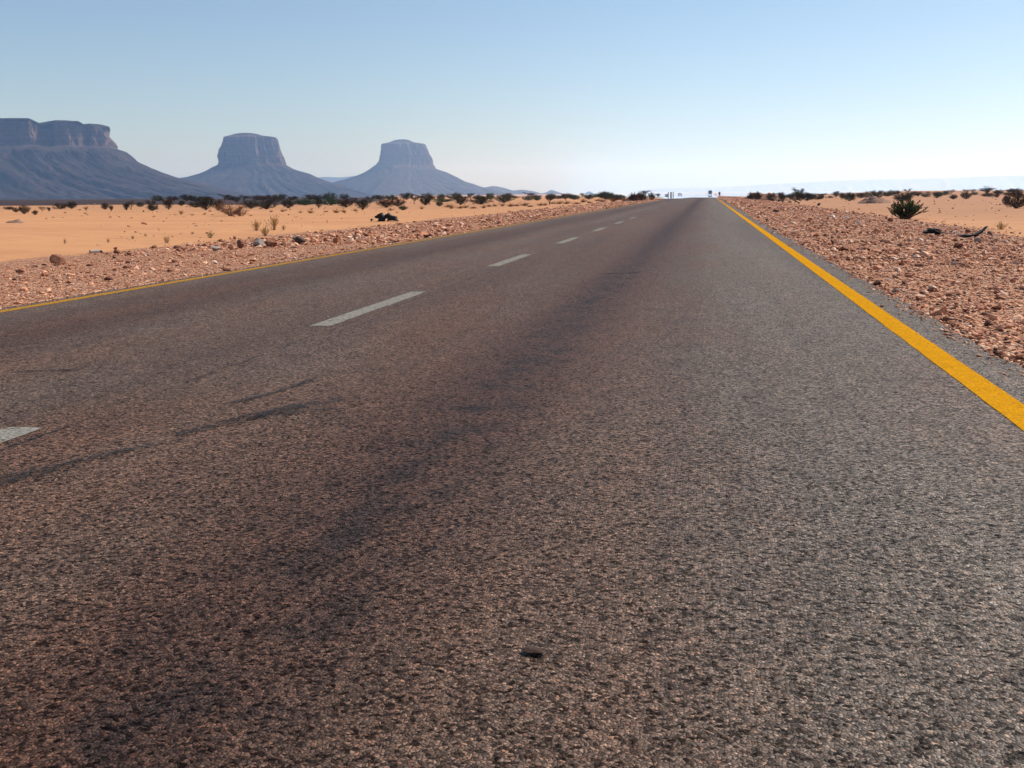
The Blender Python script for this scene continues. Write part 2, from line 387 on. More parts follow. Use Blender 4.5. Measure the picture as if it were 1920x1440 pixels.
M = dict(
    asphalt=mat_asphalt(), yellow=mat_paint('yellow_road_paint', (0.58, 0.262, 0.005), 0.345, 0.30), yellow_worn=mat_paint('dusty_yellow_road_paint', (0.44, 0.215, 0.022), 0.41, 0.6), white=mat_paint('worn_white_road_paint', (0.26, 0.25, 0.222), 0.435, 0.6),
    ground=mat_terrain(), rock=mat_rock(), mirage=mat_mirage(), skid=mat_skid(),
    gravel=mat_stone('gravel_stone', [(0.05, 0.020, 0.014), (0.18, 0.066, 0.036), (0.46, 0.19, 0.100), (0.54, 0.25, 0.140), (0.58, 0.305, 0.182), (0.66, 0.43, 0.30), (0.30, 0.22, 0.185)]),
    boulder=mat_boulder('red_rock', (0.15, 0.050, 0.026), (0.34, 0.16, 0.095)), greyrock=mat_boulder('grey_rock', (0.24, 0.195, 0.165), (0.42, 0.36, 0.305)), darkrock=mat_boulder('dark_rock', (0.05, 0.032, 0.026), (0.12, 0.07, 0.05)),
    hazerock=mat_boulder('haze_paled_rock', (0.29, 0.20, 0.145), (0.35, 0.25, 0.18), 0.002), mound=mat_boulder('red_earth', (0.11, 0.042, 0.022), (0.30, 0.145, 0.08), 1.6), greymound=mat_boulder('grey_earth', (0.20, 0.115, 0.075), (0.27, 0.155, 0.10), 1.6),
    leaf_dark=mat_leaf('dark_leaf', (0.020, 0.018, 0.010), (0.062, 0.048, 0.026)), leaf_brown=mat_leaf('brown_leaf', (0.035, 0.018, 0.010), (0.085, 0.042, 0.020)),
    leaf_green=mat_leaf('green_leaf', (0.022, 0.040, 0.014), (0.055, 0.085, 0.030)), leaf_olive=mat_leaf('olive_leaf', (0.030, 0.034, 0.018), (0.085, 0.085, 0.045)),
    leaf_pale=mat_leaf('pale_green_leaf', (0.13, 0.17, 0.05), (0.27, 0.30, 0.10)),
    straw=mat_leaf('straw', (0.30, 0.17, 0.035), (0.48, 0.32, 0.09)), rust=mat_leaf('rust_grass', (0.20, 0.085, 0.025), (0.36, 0.17, 0.055)), tan=mat_leaf('tan_grass', (0.26, 0.14, 0.06), (0.40, 0.23, 0.10)),
    bark=mat_plain('bark', (0.055, 0.036, 0.026), 0.9, 0.2), drywood=mat_plain('dry_wood', (0.19, 0.085, 0.045), 0.9, 0.2), palewood=mat_plain('pale_wood', (0.36, 0.22, 0.12), 0.9, 0.2),
    rubber=mat_plain('black_rubber', (0.010, 0.010, 0.011), 0.75, 0.3, 0.4), greyrubber=mat_plain('grey_rubber', (0.15, 0.14, 0.12), 0.8, 0.25), paleplastic=mat_plain('pale_plastic', (0.62, 0.58, 0.52), 0.6, 0.3, 0.15), post=mat_plain('grey_post', (0.13, 0.12, 0.115), 0.7, 0.3, 0.2, 5.0),
    truckgrey=mat_plain('truck_paint', (0.30, 0.28, 0.29), 0.4, 0.5, 0.05), glass=mat_plain('dark_glass', (0.01, 0.012, 0.015), 0.08, 0.5, 0.1), carwhite=mat_plain('pale_car_paint', (0.5, 0.5, 0.5), 0.4, 0.5, 0.05), lamp=mat_plain('lamp_glass', (0.7, 0.7, 0.65), 0.2, 0.5, 0.1),
)

# ------------------------------------------------------------------ terrain sheet
def terrain():
    xs = np.concatenate([-np.geomspace(16, 18000, 90)[::-1], np.arange(-15.8, -5.8, 0.2), np.array([-5.0, -3.5, -2.46, -1, 0.5]), np.arange(1.3, 12, 0.2), np.geomspace(12.2, 18000, 100)])
    ys = np.concatenate([-np.geomspace(3, 18000, 30)[::-1], np.arange(-2.5, 30, 0.25), np.geomspace(30.3, 18000, 340)])
    Xg, Yg = np.meshgrid(xs, ys)
    Xw = Xg+bend(Yg)*np.exp(-np.abs(Xg)/200.0)
    Zg = ground(Xw, Yg)
    V = np.stack([Xw, Yg, Zg], -1).reshape(-1, 3)
    nx, ny = len(xs), len(ys)
    i = np.arange(ny-1)[:, None]*nx+np.arange(nx-1)[None, :]
    Fq = np.stack([i, i+1, i+1+nx, i+nx], -1).reshape(-1, 4)
    x = Xw-bend(Yg)
    wl = -13.6+1.6*(fbm(Yg*0.12, Yg*0+3, 31)-0.5)*2; wr = 8.3+1.2*(fbm(Yg*0.15, Yg*0+8, 37)-0.5)*2
    gr = ss(-2.0, 1.2, x-wl)*ss(-2.0, 1.2, wr-x)*(1-0.5*ss(150, 400, Yg))
    dk = ss(118, 150, Yg+0.04*x)*ss(-24, -60, x+0.0*Yg)*1.0
    ang = np.degrees(np.arctan2(Xw, np.maximum(Yg, 0.1)))
    dk = dk*ss(-13, -21, ang)
    pale = ss(900, 1700, Yg)*ss(-9, -6, ang)*(1-ss(60, 80, ang))  # far zone painted pale to continue the mirage's white reflection
    stony = ss(28, 75, Yg)*ss(2, 6, ang)*(1-pale)+0.6*ss(70, 110, Yg)*ss(-2, -12, ang)*(1-ss(150, 300, Yg))
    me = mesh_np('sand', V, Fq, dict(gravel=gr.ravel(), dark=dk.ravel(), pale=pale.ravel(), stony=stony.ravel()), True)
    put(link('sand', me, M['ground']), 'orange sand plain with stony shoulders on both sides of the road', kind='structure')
terrain()

# ------------------------------------------------------------------ road, its paint and rubber marks
YS = np.concatenate([np.arange(-8, 40, 0.12), np.geomspace(40.2, 3200, 260)])
def strip(name, x0, x1, y0, y1, dz, mat, parent, jag=0.0, seed=0, nx=2, attrs=None, xs=None):
    ys = np.concatenate([[y0], YS[(YS > y0) & (YS < y1)], [y1]])
    cols = []
    for k in range(nx):
        f = k/(nx-1.0) if xs is None else (xs[k]-x0)/(x1-x0)
        j = 0
        if jag and k in (0, nx-1):
            j = jag*2*(fbm(ys*4.0, ys*0+seed+k*7.7, 50, 3)-0.5)+jag*1.2*(vnoise(ys*17.0, ys*0+seed+k*3.1, 53)-0.5)
        xx = x0+(x1-x0)*f+j
        cols.append(np.stack([xx+bend(ys), ys, road_z(xx)+dip(ys)+dz], -1))
    V = np.stack(cols, 1).reshape(-1, 3); ny = len(ys)
    i = np.arange(ny-1)[:, None]*nx+np.arange(nx-1)[None, :]
    Fq = np.stack([i, i+1, i+1+nx, i+nx], -1).reshape(-1, 4)
    a = {k: np.array(v(V)) for k, v in (attrs or {}).items()}
    return link(name, mesh_np(name, V, Fq, a, True), mat, parent)
road = strip('road', XL, XR, -8, 3200, 0.0, M['asphalt'], None, 0.05, 1, 7, None, [XL, -5.9, -4.2, -2.46, -0.6, 1.2, XR])
put(road, 'worn grey asphalt road running straight to the horizon', kind='structure')
rl = strip('edge_line', 1.137, 1.275, -8, 600, 0.002, M['yellow'], road, 0.0035, 2, 3, None, [1.137, 1.2, 1.275]); rl['label'] = 'yellow edge line beside the near stony shoulder'
ll = strip('edge_line', -5.98, -5.83, -8, 600, 0.002, M['yellow_worn'], road, 0.012, 4, 3, None, [-5.98, -5.9, -5.83]); ll['label'] = 'yellow edge line on the far left of the road'
def roadhit(px, py):
    d = ray(px, py)
    t = -CAM[2]/d[2]
    for _ in range(6):
        P = CAM+t*d; t = (road_z(P[0])-CAM[2])/d[2]
    return CAM+t*d
ya = roadhit(580, 612)[1]; yb = roadhit(790, 547)[1]; yc = roadhit(905, 500)[1]
per = yc-ya; dl = (yb-ya)
yn = roadhit(70, 802)[1]
for k in range(-1, 6):
    y0 = ya+k*per if k >= 0 else yn-dl
    strip('centre_dash', -2.56, -2.41, y0, y0+dl, 0.002, M['white'], road, 0.006, 11+k, 3, None, [-2.56, -2.46, -2.41])

def skid(pts, w0, w1, name='rubber_mark'):
    P = np.array([roadhit(*p)[:2] for p in pts]); n = 24
    t = np.linspace(0, 1, n); s = np.linspace(0, 1, len(P))
    cx = np.interp(t, s, P[:, 0]); cy = np.interp(t, s, P[:, 1])
    tx = np.gradient(cx); ty = np.gradient(cy); L = np.hypot(tx, ty); nxv, nyv = ty/L, -tx/L
    w = w0+(w1-w0)*t
    V = []; ink = []
    for k, off in enumerate((-1, -0.4, 0.4, 1)):
        xx = cx+nxv*w*off*0.5; yy = cy+nyv*w*off*0.5
        V.append(np.stack([xx, yy, road_z(xx)+0.0045], -1)); ink.append((0 if k in (0, 3) else 1)*np.sin(np.pi*np.clip(t*0.85+0.15, 0, 1))**0.6)
    V = np.stack(V, 1).reshape(-1, 3); i = np.arange(n-1)[:, None]*4+np.arange(3)[None, :]
    Fq = np.stack([i, i+1, i+5, i+4], -1).reshape(-1, 4)
    return link(name, mesh_np(name, V, Fq, dict(ink=np.stack(ink, 1).ravel()), True), M['skid'], road)
skid([(-60, 925), (0, 904), (60, 889), (120, 872), (220, 848), (330, 828)], 0.19, 0.05)
skid([(330, 818), (430, 792), (520, 770), (660, 745)], 0.08, 0.16)
skid([(400, 800), (470, 786), (540, 775), (640, 765)], 0.05, 0.10)
skid([(430, 757), (500, 742), (560, 722), (620, 700)], 0.05, 0.05)
skid([(10, 699), (80, 696), (160, 694)], 0.10, 0.05)
skid([(1130, 514), (1170, 513), (1205, 512)], 0.16, 0.10)

# ------------------------------------------------------------------ hot air mirror over the far road
def mirage():
    parts = []
    ys = np.geomspace(95, 3000, 160)
    xs = np.linspace(-7.6, 2.4, 9)
    Xg, Yg = np.meshgrid(xs, ys)
    Zg = np.where((Xg > XL) & (Xg < XR), road_z(Xg), -0.05)+dip(Yg)+0.03
    cov = 0.05+0.42*ss(105, 165, Yg)+0.63*ss(150, 235, Yg)
    V = np.stack([Xg+bend(Yg), Yg, Zg], -1).reshape(-1, 3); nx = len(xs)
    i = np.arange(len(ys)-1)[:, None]*nx+np.arange(nx-1)[None, :]
    Fq = np.stack([i, i+1, i+1+nx, i+nx], -1).reshape(-1, 4)
    parts.append((V, Fq, cov.ravel()))
    ys = np.geomspace(330, 1700, 70); xs = np.linspace(-1, 1, 40)
    Xg, Yg = np.meshgrid(xs, ys)
    Xg = np.where(Xg < 0, Xg*Yg*0.085, Xg*Yg*0.16)
    Zg = ground(Xg, Yg)+0.06
    cov = 0.2+1.0*ss(340, 520, Yg)
    V2 = np.stack([Xg, Yg, Zg], -1).reshape(-1, 3); nx = len(xs)
    i = np.arange(len(ys)-1)[:, None]*nx+np.arange(nx-1)[None, :]
    F2 = np.stack([i, i+1, i+1+nx, i+nx], -1).reshape(-1, 4)+len(V)
    me = mesh_np('mirage', np.concatenate([V, V2]), np.concatenate([Fq, F2]), dict(cover=np.concatenate([parts[0][2], cov.ravel()])), True)
    put(link('mirage', me, M['mirage']), 'bright mirage shimmering like water where the road meets the horizon', kind='stuff')
mirage()

# ------------------------------------------------------------------ stones
rng = np.random.default_rng(7)
def ico():
    t = (1+5**0.5)/2
    v = np.array([(-1, t, 0), (1, t, 0), (-1, -t, 0), (1, -t, 0), (0, -1, t), (0, 1, t), (0, -1, -t), (0, 1, -t), (t, 0, -1), (t, 0, 1), (-t, 0, -1), (-t, 0, 1)], float)
    f = np.array([(0, 11, 5), (0, 5, 1), (0, 1, 7), (0, 7, 10), (0, 10, 11), (1, 5, 9), (5, 11, 4), (11, 10, 2), (10, 7, 6), (7, 1, 8), (3, 9, 4), (3, 4, 2), (3, 2, 6), (3, 6, 8), (3, 8, 9), (4, 9, 5), (2, 4, 11), (6, 2, 10), (8, 6, 7), (9, 8, 1)])
    return v/np.linalg.norm(v[0]), f
ICO_V, ICO_F = ico()
OCT_V = np.array([(1, 0, 0), (-1, 0, 0), (0, 1, 0), (0, -1, 0), (0, 0, 1), (0, 0, -1)], float)
OCT_F = np.array([(0, 2, 4), (2, 1, 4), (1, 3, 4), (3, 0, 4), (2, 0, 5), (1, 2, 5), (3, 1, 5), (0, 3, 5)])
def stones(X, Y, size, base, faces):
    n = len(X); k = len(base)
    V = base[None]*rng.uniform(0.55, 1.25, (n, k, 1))+rng.normal(0, 0.08, (n, k, 3))
    asp = np.stack([rng.uniform(0.75, 1.35, n), rng.uniform(0.6, 1.1, n), rng.uniform(0.28, 0.65, n)], -1)
    V = V*asp[:, None, :]*size[:, None, None]*0.5
    tl = rng.normal(0, 0.25, n); c, s = np.cos(tl)[:, None], np.sin(tl)[:, None]
    V = np.stack([V[..., 0]*c-V[..., 2]*s, V[..., 1], V[..., 0]*s+V[..., 2]*c], -1)
    a = rng.uniform(0, 2*np.pi, n); c, s = np.cos(a)[:, None], np.sin(a)[:, None]
    V = np.stack([V[..., 0]*c-V[..., 1]*s, V[..., 0]*s+V[..., 1]*c, V[..., 2]], -1)
    xr_ = X-bend(Y); Z = np.where((xr_ > XL) & (xr_ < XR), road_z(xr_)+dip(Y), ground(X, Y))+size*asp[:, 2]*rng.uniform(0.05, 0.35, n)
    V = V+np.stack([X, Y, Z], -1)[:, None, :]
    Fs = faces[None]+(np.arange(n)*k)[:, None, None]
    r = np.clip(rng.beta(1.9, 2.4, n), 0, 1)
    return V.reshape(-1, 3), Fs.reshape(-1, 3), np.repeat(r, k)
def scatter():
    VV, FF, RR = [], [], []; off = 0
    def add(X, Y, s, base, f):
        nonlocal off
        v, fc, r = stones(X, Y, s, base, f); VV.append(v); FF.append(fc+off); RR.append(r); off += len(v)
    def band(n, side, y0, y1, smin, smed, sig, base, f, power=1.0, clip=0.16):
        u = rng.uniform(0, 1, n)
        Y = y0*(y1/y0)**u if power == 1.0 else (y0**(1-power)+u*(y1**(1-power)-y0**(1-power)))**(1/(1-power))
        if side < 0:
            wl = 13.4+1.6*(fbm(Y*0.12, Y*0+3, 31)-0.5)*2
            X = -(6.22+(wl+1.6-6.22)*rng.uniform(0, 1, n)**0.9)
            keep = rng.uniform(0, 1, n) < 1-ss(-1.8, 1.8, -X-wl)*0.93
        else:
            wr = 8.1+1.2*(fbm(Y*0.15, Y*0+8, 37)-0.5)*2
            X = 1.56+(wr+1.6-1.56)*rng.uniform(0, 1, n)
            keep = rng.uniform(0, 1, n) < 1-ss(-1.8, 1.8, X-wr)*0.93
        s = np.clip(smed*np.exp(rng.normal(0, sig, n)), smin, clip)
        add(X[keep]+bend(Y[keep]), Y[keep], s[keep], base, f)
    band(36000, 1, 4.2, 16, 0.010, 0.024, 0.45, ICO_V, ICO_F, clip=0.10)
    band(900, 1, 4.2, 18, 0.05, 0.075, 0.35, ICO_V, ICO_F, clip=0.13)
    band(28000, 1, 14, 60, 0.02, 0.042, 0.45, OCT_V, OCT_F)
    band(1500, 1, 16, 70, 0.06, 0.10, 0.35, ICO_V, ICO_F, clip=0.2)
    band(9000, 1, 55, 230, 0.06, 0.13, 0.4, OCT_V, OCT_F, clip=0.32)
    band(42000, -1, 8, 30, 0.011, 0.021, 0.45, OCT_V, OCT_F, clip=0.06)
    band(1100, -1, 8, 30, 0.045, 0.07, 0.35, ICO_V, ICO_F, clip=0.15)
    band(30000, -1, 22, 80, 0.03, 0.045, 0.45, OCT_V, OCT_F, clip=0.2)
    band(1600, -1, 22, 90, 0.09, 0.13, 0.35, ICO_V, ICO_F, clip=0.24)
    band(9000, -1, 75, 230, 0.08, 0.15, 0.4, OCT_V, OCT_F, clip=0.34)
    for sd_, y0, y1, n in ((1, 4.2, 40, 700), (-1, 8, 60, 700)):
        Y = y0*(y1/y0)**rng.uniform(0, 1, n); X = (XR-np.abs(rng.normal(0, 0.07, n))) if sd_ > 0 else (XL+np.abs(rng.normal(0, 0.07, n)))
        add(X+bend(Y), Y, np.clip(0.018*np.exp(rng.normal(0, 0.4, n)), 0.008, 0.05)*(0.8+Y/30), ICO_V, ICO_F)
    # lone stones out on the sand
    n = 1500; Y = np.geomspace(14, 160, n)*rng.uniform(0.9, 1.1, n); a = rng.uniform(-0.62, 0.33, n); X = Y*a
    k = (X < -13) | (X > 9)
    add(X[k], Y[k], np.clip(0.05*np.exp(rng.normal(0, 0.5, k.sum())), 0.02, 0.2)*(0.6+Y[k]/60), ICO_V, ICO_F)
    me = mesh_np('gravel', np.concatenate(VV), np.concatenate(FF), dict(rnd=np.concatenate(RR)))
    put(link('gravel', me, M['gravel']), 'pinkish crushed stone strewn along both road shoulders', kind='stuff')
scatter()

def subdiv(v, f, n):
    for _ in range(n):
        cache = {}; v = list(map(tuple, v)); nf = []
        def mid(a, b):
            k = (min(a, b), max(a, b))
            if k not in cache:
                p = nrm(np.array(v[a])+np.array(v[b])); v.append(tuple(p)); cache[k] = len(v)-1
            return cache[k]
        for a, b, c in f:
            ab, bc, ca = mid(a, b), mid(b, c), mid(c, a); nf += [(a, ab, ca), (b, bc, ab), (c, ca, bc), (ab, bc, ca)]
        f = nf
    return np.array(v), np.array(f)
SPH_V, SPH_F = subdiv(ICO_V, ICO_F.tolist(), 3)
def boulder_mesh(seed):
    """a broken rock: a sphere cut by random planes"""
    r = np.random.default_rng(seed); v = SPH_V.copy()
    v = v/np.max(np.abs(v))*1.15
    for k in range(16):
        n = nrm(r.normal(0, 1, 3)); d = r.uniform(0.62, 0.95)
        dist = v@n-d
        v = v-np.where(dist > 0, dist, 0)[:, None]*n[None]*0.96
    v = v*(1+0.05*(fbm(v[:, 0]*3+v[:, 2]*2, v[:, 1]*3+seed, seed, 3)-0.5)[:, None])
    lo, hi = v.min(0), v.max(0); v = (v-(lo+hi)/2)/(hi-lo); v[:, 2] += 0.5
    return mesh_np('boulder', v, SPH_F.astype(np.int32))
def boulder(px, py, w, h, label, mat='boulder', seed=1, name='boulder', cat='rock', group='rocks along the shoulders', rz=0.0, deep=0.9):
    P = hit(px, py); s = pxm(P)
    o = link(name, boulder_mesh(seed), M[mat]); o.location = (P[0], P[1]+w*s*deep*0.4, P[2]-0.05*h*s)
    o.scale = (w*s, w*s*deep, h*s*1.15); o.rotation_euler = (0, 0, rz)
    return put(o, label, cat, group)

for a in [
    (103, 497, 27, 18, 'big reddish boulder alone at the left end of the shoulder', 'boulder', 3),
    (217, 477, 12, 8, 'reddish rock with a smaller stone on its top, right of the white tube', 'boulder', 4),
    (240, 479, 10, 6, 'low red rock just right of the rock that carries a smaller stone', 'boulder', 5),
    (287, 466, 10, 6, 'small peaked red rock behind the shoulder, below the thin yellow sprigs', 'boulder', 6),
    (334, 472, 12, 6, 'flat dark red rock left of the row of four bigger rocks', 'boulder', 7),
    (402, 471, 16, 8, 'grey topped rock left of the round little red rock', 'greyrock', 8),
    (431, 469, 10, 10, 'round little red rock beside the peaked dark red rock', 'boulder', 9),
    (449, 467, 19, 16, 'peaked dark red rock left of the half grey block', 'boulder', 10),
    (482, 463, 23, 14, 'grey block with a dull red left end', 'greyrock', 11),
    (505, 464, 25, 13, 'long dark red block touching the grey block', 'boulder', 12),
    (560, 459, 25, 15, 'dark brown block under a small pale stone', 'darkrock', 13),
    (439, 449, 6, 6, 'small dark red pyramid of rock at the sand edge', 'boulder', 14),
    (1670, 416, 11, 7, 'squarish red rock left of the green broom bush', 'boulder', 15),
    (1816, 437, 10, 8, 'rounded red rock behind the curved tyre strip', 'boulder', 16),
    (1834, 455, 14, 9, 'dark rock with a pale top below the curved tyre strip', 'greyrock', 17),
    (1857, 441, 10, 7, 'brown rock right of the curved tyre strip', 'boulder', 18),
    (1793, 453, 8, 5, 'small red triangular rock below the pale strap end', 'boulder', 19),
    (1776, 604, 16, 9, 'dark red pointed rock near the asphalt edge', 'boulder', 20),
    (1857, 612, 20, 11, 'largest dark red rock on the near right shoulder', 'boulder', 21),
    (1875, 662, 20, 9, 'dark red rock lying against the asphalt edge', 'boulder', 22),
    (1535, 386, 6, 5, 'black stone alone on the sand behind the shoulder', 'darkrock', 23),
    (1449, 377, 10, 6, 'largest black lump on the crest of the right shoulder', 'darkrock', 24),
    (1461, 378, 6, 4, 'middle black lump on the crest of the right shoulder', 'darkrock', 25),
    (1468, 379, 5, 3, 'smallest black lump on the crest of the right shoulder', 'darkrock', 26),
    (1481, 380, 8, 2.5, 'flat brown rock right of the black lumps', 'darkrock', 27),
    (1498, 382, 5, 3, 'dark rock at the far end of the row of lumps', 'darkrock', 28),
    (1460, 391, 8, 4, 'pale topped rock on the shoulder below the black lumps', 'greyrock', 29),
    (1455, 398, 12, 5, 'wide dark rock on the shoulder beside the yellow line', 'darkrock', 30),
    (1707, 394, 3, 2.5, 'tiny dark stone right of the green broom bush', 'darkrock', 31),
    (1349, 366, 4, 6, 'dark upright stone at the far end of the shoulder near the truck', 'darkrock', 32),
]: boulder(*a[:5], mat=a[5], seed=a[6], rz=(a[6]*37 % 60-30)*0.0174)
boulder(215, 469, 7, 5.5, 'small reddish stone standing on a bigger rock', 'boulder', 41).location.z += 0.0
b = boulder(551, 449, 10, 5, 'small pale stone lying on the dark brown block', 'greyrock', 42)
# a black flake on the near asphalt
P = roadhit(1000, 1227)
o = link('stone_flake', boulder_mesh(55), M['darkrock']); o.location = (P[0], P[1], road_z(P[0])+0.001); o.scale = (0.046, 0.022, 0.011); o.rotation_euler = (0, 0, -0.15)
put(o, 'black stone flake lying on the bare asphalt in the foreground', 'stone')

# ------------------------------------------------------------------ mesas and hills
def mesa(name, depth, levels, cliff, label, ratio=0.8, ex=0.75, seed=1, rot=0.0, top=None, nang=420, nring=90, dmax=None, flute=0.05):
    """levels: (row, left column, right column) of the outline from the top down; cliff: rows of the cliff's top and foot"""
    lv = np.array(levels, float)
    rows = np.concatenate([np.linspace(lv[0, 0], cliff[1], nring//2), np.linspace(cliff[1], lv[-1, 0], nring//2+1)[1:]])
    xl = np.interp(rows, lv[:, 0], lv[:, 1]); xr = np.interp(rows, lv[:, 0], lv[:, 2])
    th = np.linspace(0, 2*np.pi, nang, endpoint=False)
    V = []; cl = []
    mid = np.mean([(xl[0]+xr[0])/2]); P0 = at_depth(mid, rows[0], depth)
    for k, (r, a, b) in enumerate(zip(rows, xl, xr)):
        PL = at_depth(a, r, depth); PR = at_depth(b, r, depth)
        la, lb = np.dot(PL-P0, RH), np.dot(PR-P0, RH); c = (la+lb)/2; hw = (lb-la)/2; z = (PL[2]+PR[2])/2
        hd = hw*ratio; D0 = 0.0
        if dmax: hd = min(hd, dmax[0]+(hw)*dmax[1]); D0 = dmax[2]
        ct, st = np.cos(th), np.sin(th)
        lx = np.sign(ct)*np.abs(ct)**ex; ly = np.sign(st)*np.abs(st)**ex
        isc = float(ss(cliff[0]-3, cliff[0]+1, r)*(1-ss(cliff[1]-4, cliff[1]+5, r)))
        tal = float(ss(cliff[1]-2, cliff[1]+12, r))
        f1 = fbm(np.cos(th)*7+3, np.sin(th)*7+seed*3.1, seed, 5)-0.5
        f2 = np.abs(fbm(np.cos(th)*16+9, np.sin(th)*16+seed*5.1+z*0.0015, seed+11, 4)-0.5)
        g1 = np.abs(fbm(np.cos(th)*6+30+z*0.006, np.sin(th)*6+seed*2.1+z*0.004, seed+23, 5)-0.5)*1.4+0.6*np.abs(fbm(np.cos(th)*21+z*0.02, np.sin(th)*21-z*0.015, seed+29, 3)-0.5)
        f3 = fbm(np.cos(th)*13+z*0.016, np.sin(th)*13-z*0.013+seed, seed+41, 4)-0.5
        led = (vnoise(np.array([z*0.035]), np.array([seed*1.0]), seed+5)[0]-0.5)
        rad = 1+isc*(2.4*flute*f1-2.0*flute*f2+0.05*led+(0.08 if top else 0.16)*f3)+tal*0.05*f3+tal*(0.10*(g1-0.3))*(0.35+0.65*np.abs(st)) + (1-isc-tal if isc+tal < 1 else 0)*0.10*f1
        lx = lx*hw*rad; ly = ly*hd*rad
        zz = np.full(nang, z)
        if tal > 0: zz = zz+tal*hw*0.05*(g1-0.3)*(0.4+0.6*np.abs(st))
        if top is not None:
            Pq = P0[None]+(lx+c+(b-960)/F_PX*D0)[:, None]*RH[None]+(D0-ly)[:, None]*FH[None]-CAM[None]; pxl = 960+F_PX*(Pq@EX)/(Pq@EZ)
            zt = np.array([at_depth(0, q, depth)[2] for q in (top[0][1],)])
            tr = np.interp(pxl, [q[0] for q in top], [q[1] for q in top]); zb = at_depth(mid, cliff[1], depth)[2]; z0 = at_depth(mid, lv[0, 0], depth)[2]
            tr = tr+10.0*ss(0.25*hd, 0.7*hd, -ly)
            zn = z0-(tr-lv[0, 0])*depth/F_PX
            zz = np.where(zz > zb, zb+(zz-zb)*(zn-zb)/(z0-zb), zz)
        if top is not None:
            ind = np.exp(-((pxl-82)/11.0)**2)+0.8*np.exp(-((pxl-157)/8.0)**2)+0.6*np.exp(-((pxl-20)/14.0)**2)
            ly = np.where(ly > 0, ly*(1-0.30*ind*isc-0.12*ind*tal*max(0, 1-(r-cliff[1])/40.0)), ly)
        bk = ss(0.05*hd, 0.9*hd, -ly); X = c+lx-np.where(lx > 0, bk*(0.16*hw+20.0 if dmax else 0.05*hw), 0)+(b-960)/F_PX*D0*(1-tal*0.5); D = -ly+D0*(1-tal*0.5)
        Pw = P0[None, :2]+X[:, None]*RH[None, :2]+D[:, None]*FH[None, :2]
        V.append(np.concatenate([Pw, zz[:, None]], 1)); cl.append(np.full(nang, max(isc, 0.0)))
    V = np.array(V); nr = len(V)
    i = np.arange(nr-1)[:, None]*nang; j = np.arange(nang)[None, :]; j2 = (j+1) % nang
    Fq = np.stack([i+j, i+nang+j, i+nang+j2, i+j2], -1).reshape(-1, 4)
    Vf = V.reshape(-1, 3); ctr = V[0].mean(0); ctr[2] = V[0][:, 2].min()-4.0
    # close the top with a ring of thin quads to a small inner ring
    inner = ctr[None]+(V[0]-ctr[None])*0.02
    Vf = np.concatenate([Vf, inner]); n0 = nr*nang
    Fq = np.concatenate([Fq, np.stack([j[0]*1, j2[0], n0+j2[0], n0+j[0]], -1)])
    cap = [tuple(range(n0, n0+nang))]
    me = mesh_np(name, Vf, Fq, dict(cliff=np.concatenate([np.array(cl).ravel(), np.zeros(nang)])), False)
    return put(link(name, me, M['rock']), label, kind='structure')

mesa('mesa', 3300, [(221, -340, 203), (228, -345, 204), (240, -350, 206), (262, -352, 208), (272, -355, 211), (275, -362, 221), (288, -385, 240), (301, -405, 255), (312, -425, 278), (323, -450, 303), (335, -480, 335), (344, -510, 366), (352, -540, 396), (362, -580, 440), (372, -640, 500), (378, -680, 540)],
     (228, 273), 'long flat topped mesa at the left edge with notches in its rim', ratio=0.5, ex=0.62, seed=3, dmax=(150, 0.35, 230.0), flute=0.10,
     top=[(-400, 221), (54, 221), (65, 226), (80, 232), (88, 230), (102, 224), (146, 224), (157, 230), (167, 228), (203, 227), (230, 227)])
mesa('mesa', 4900, [(249.5, 452, 470), (250.5, 444, 479), (255, 430, 494), (257, 424, 514), (262, 423, 518), (272, 420, 520), (280, 415, 523), (292, 415, 526), (302, 415, 530), (309, 414, 533), (313, 405, 540), (320, 394, 554), (326, 382, 577), (332, 362, 590), (337, 340, 600), (341, 325, 612), (346, 300, 628), (354, 270, 655), (364, 230, 690), (372, 200, 720)],
     (257, 308), 'middle square topped butte on a wide conical skirt', ratio=0.85, ex=0.72, seed=8, flute=0.095)
mesa('mesa', 6300, [(261.5, 747, 762), (262.5, 741, 766), (267, 730, 776), (270, 718, 794), (276, 717, 797), (285, 716, 801), (293, 715, 805), (301, 715, 809), (309, 706, 812), (317, 695, 817), (324, 684, 839), (330, 670, 851), (336, 650, 862), (341, 630, 872), (347, 612, 890), (352, 590, 904), (358, 560, 930), (366, 520, 960), (372, 500, 985)],
     (270, 314), 'narrow pale blue butte right of the square topped one', ratio=0.85, ex=0.72, seed=14, flute=0.095)

def ridge(name, depth, pts, label, thick, seed=1, base=371.0, mat='rock'):
    n = 240
    px = np.linspace(pts[0][0], pts[-1][0], n); py = np.interp(px, [p[0] for p in pts], [p[1] for p in pts])
    # soften the corners of the outline
    k = np.ones(7)/7; pyp = np.pad(py, 3, 'edge'); py = np.convolve(pyp, k, 'valid')
    crest = np.array([at_depth(a, b, depth) for a, b in zip(px, py)])
    zb = at_depth(px.mean(), base, depth)[2]
    rows = []; m = 24
    for j in range(m+1):
        u = j/m*2-1
        f = (1-abs(u))**1.15
        g = np.abs(fbm(px*0.09, np.full(n, u*2.3), seed, 4)-0.5)*2
        z = zb+(crest[:, 2]-zb)*np.clip(f*(1+0.35*(g-0.4)*(1-f)*2), 0, 1)
        rows.append(np.stack([crest[:, 0]+FH[0]*u*thick, crest[:, 1]+FH[1]*u*thick, z], -1))
    V = np.array(rows).reshape(-1, 3)
    i = np.arange(m)[:, None]*n+np.arange(n-1)[None, :]
    Fq = np.stack([i, i+1, i+1+n, i+n], -1).reshape(-1, 4)
    me = mesh_np(name, V, Fq, dict(cliff=np.zeros(len(V))), True)
    return put(link(name, me, M[mat]), label, kind='structure')
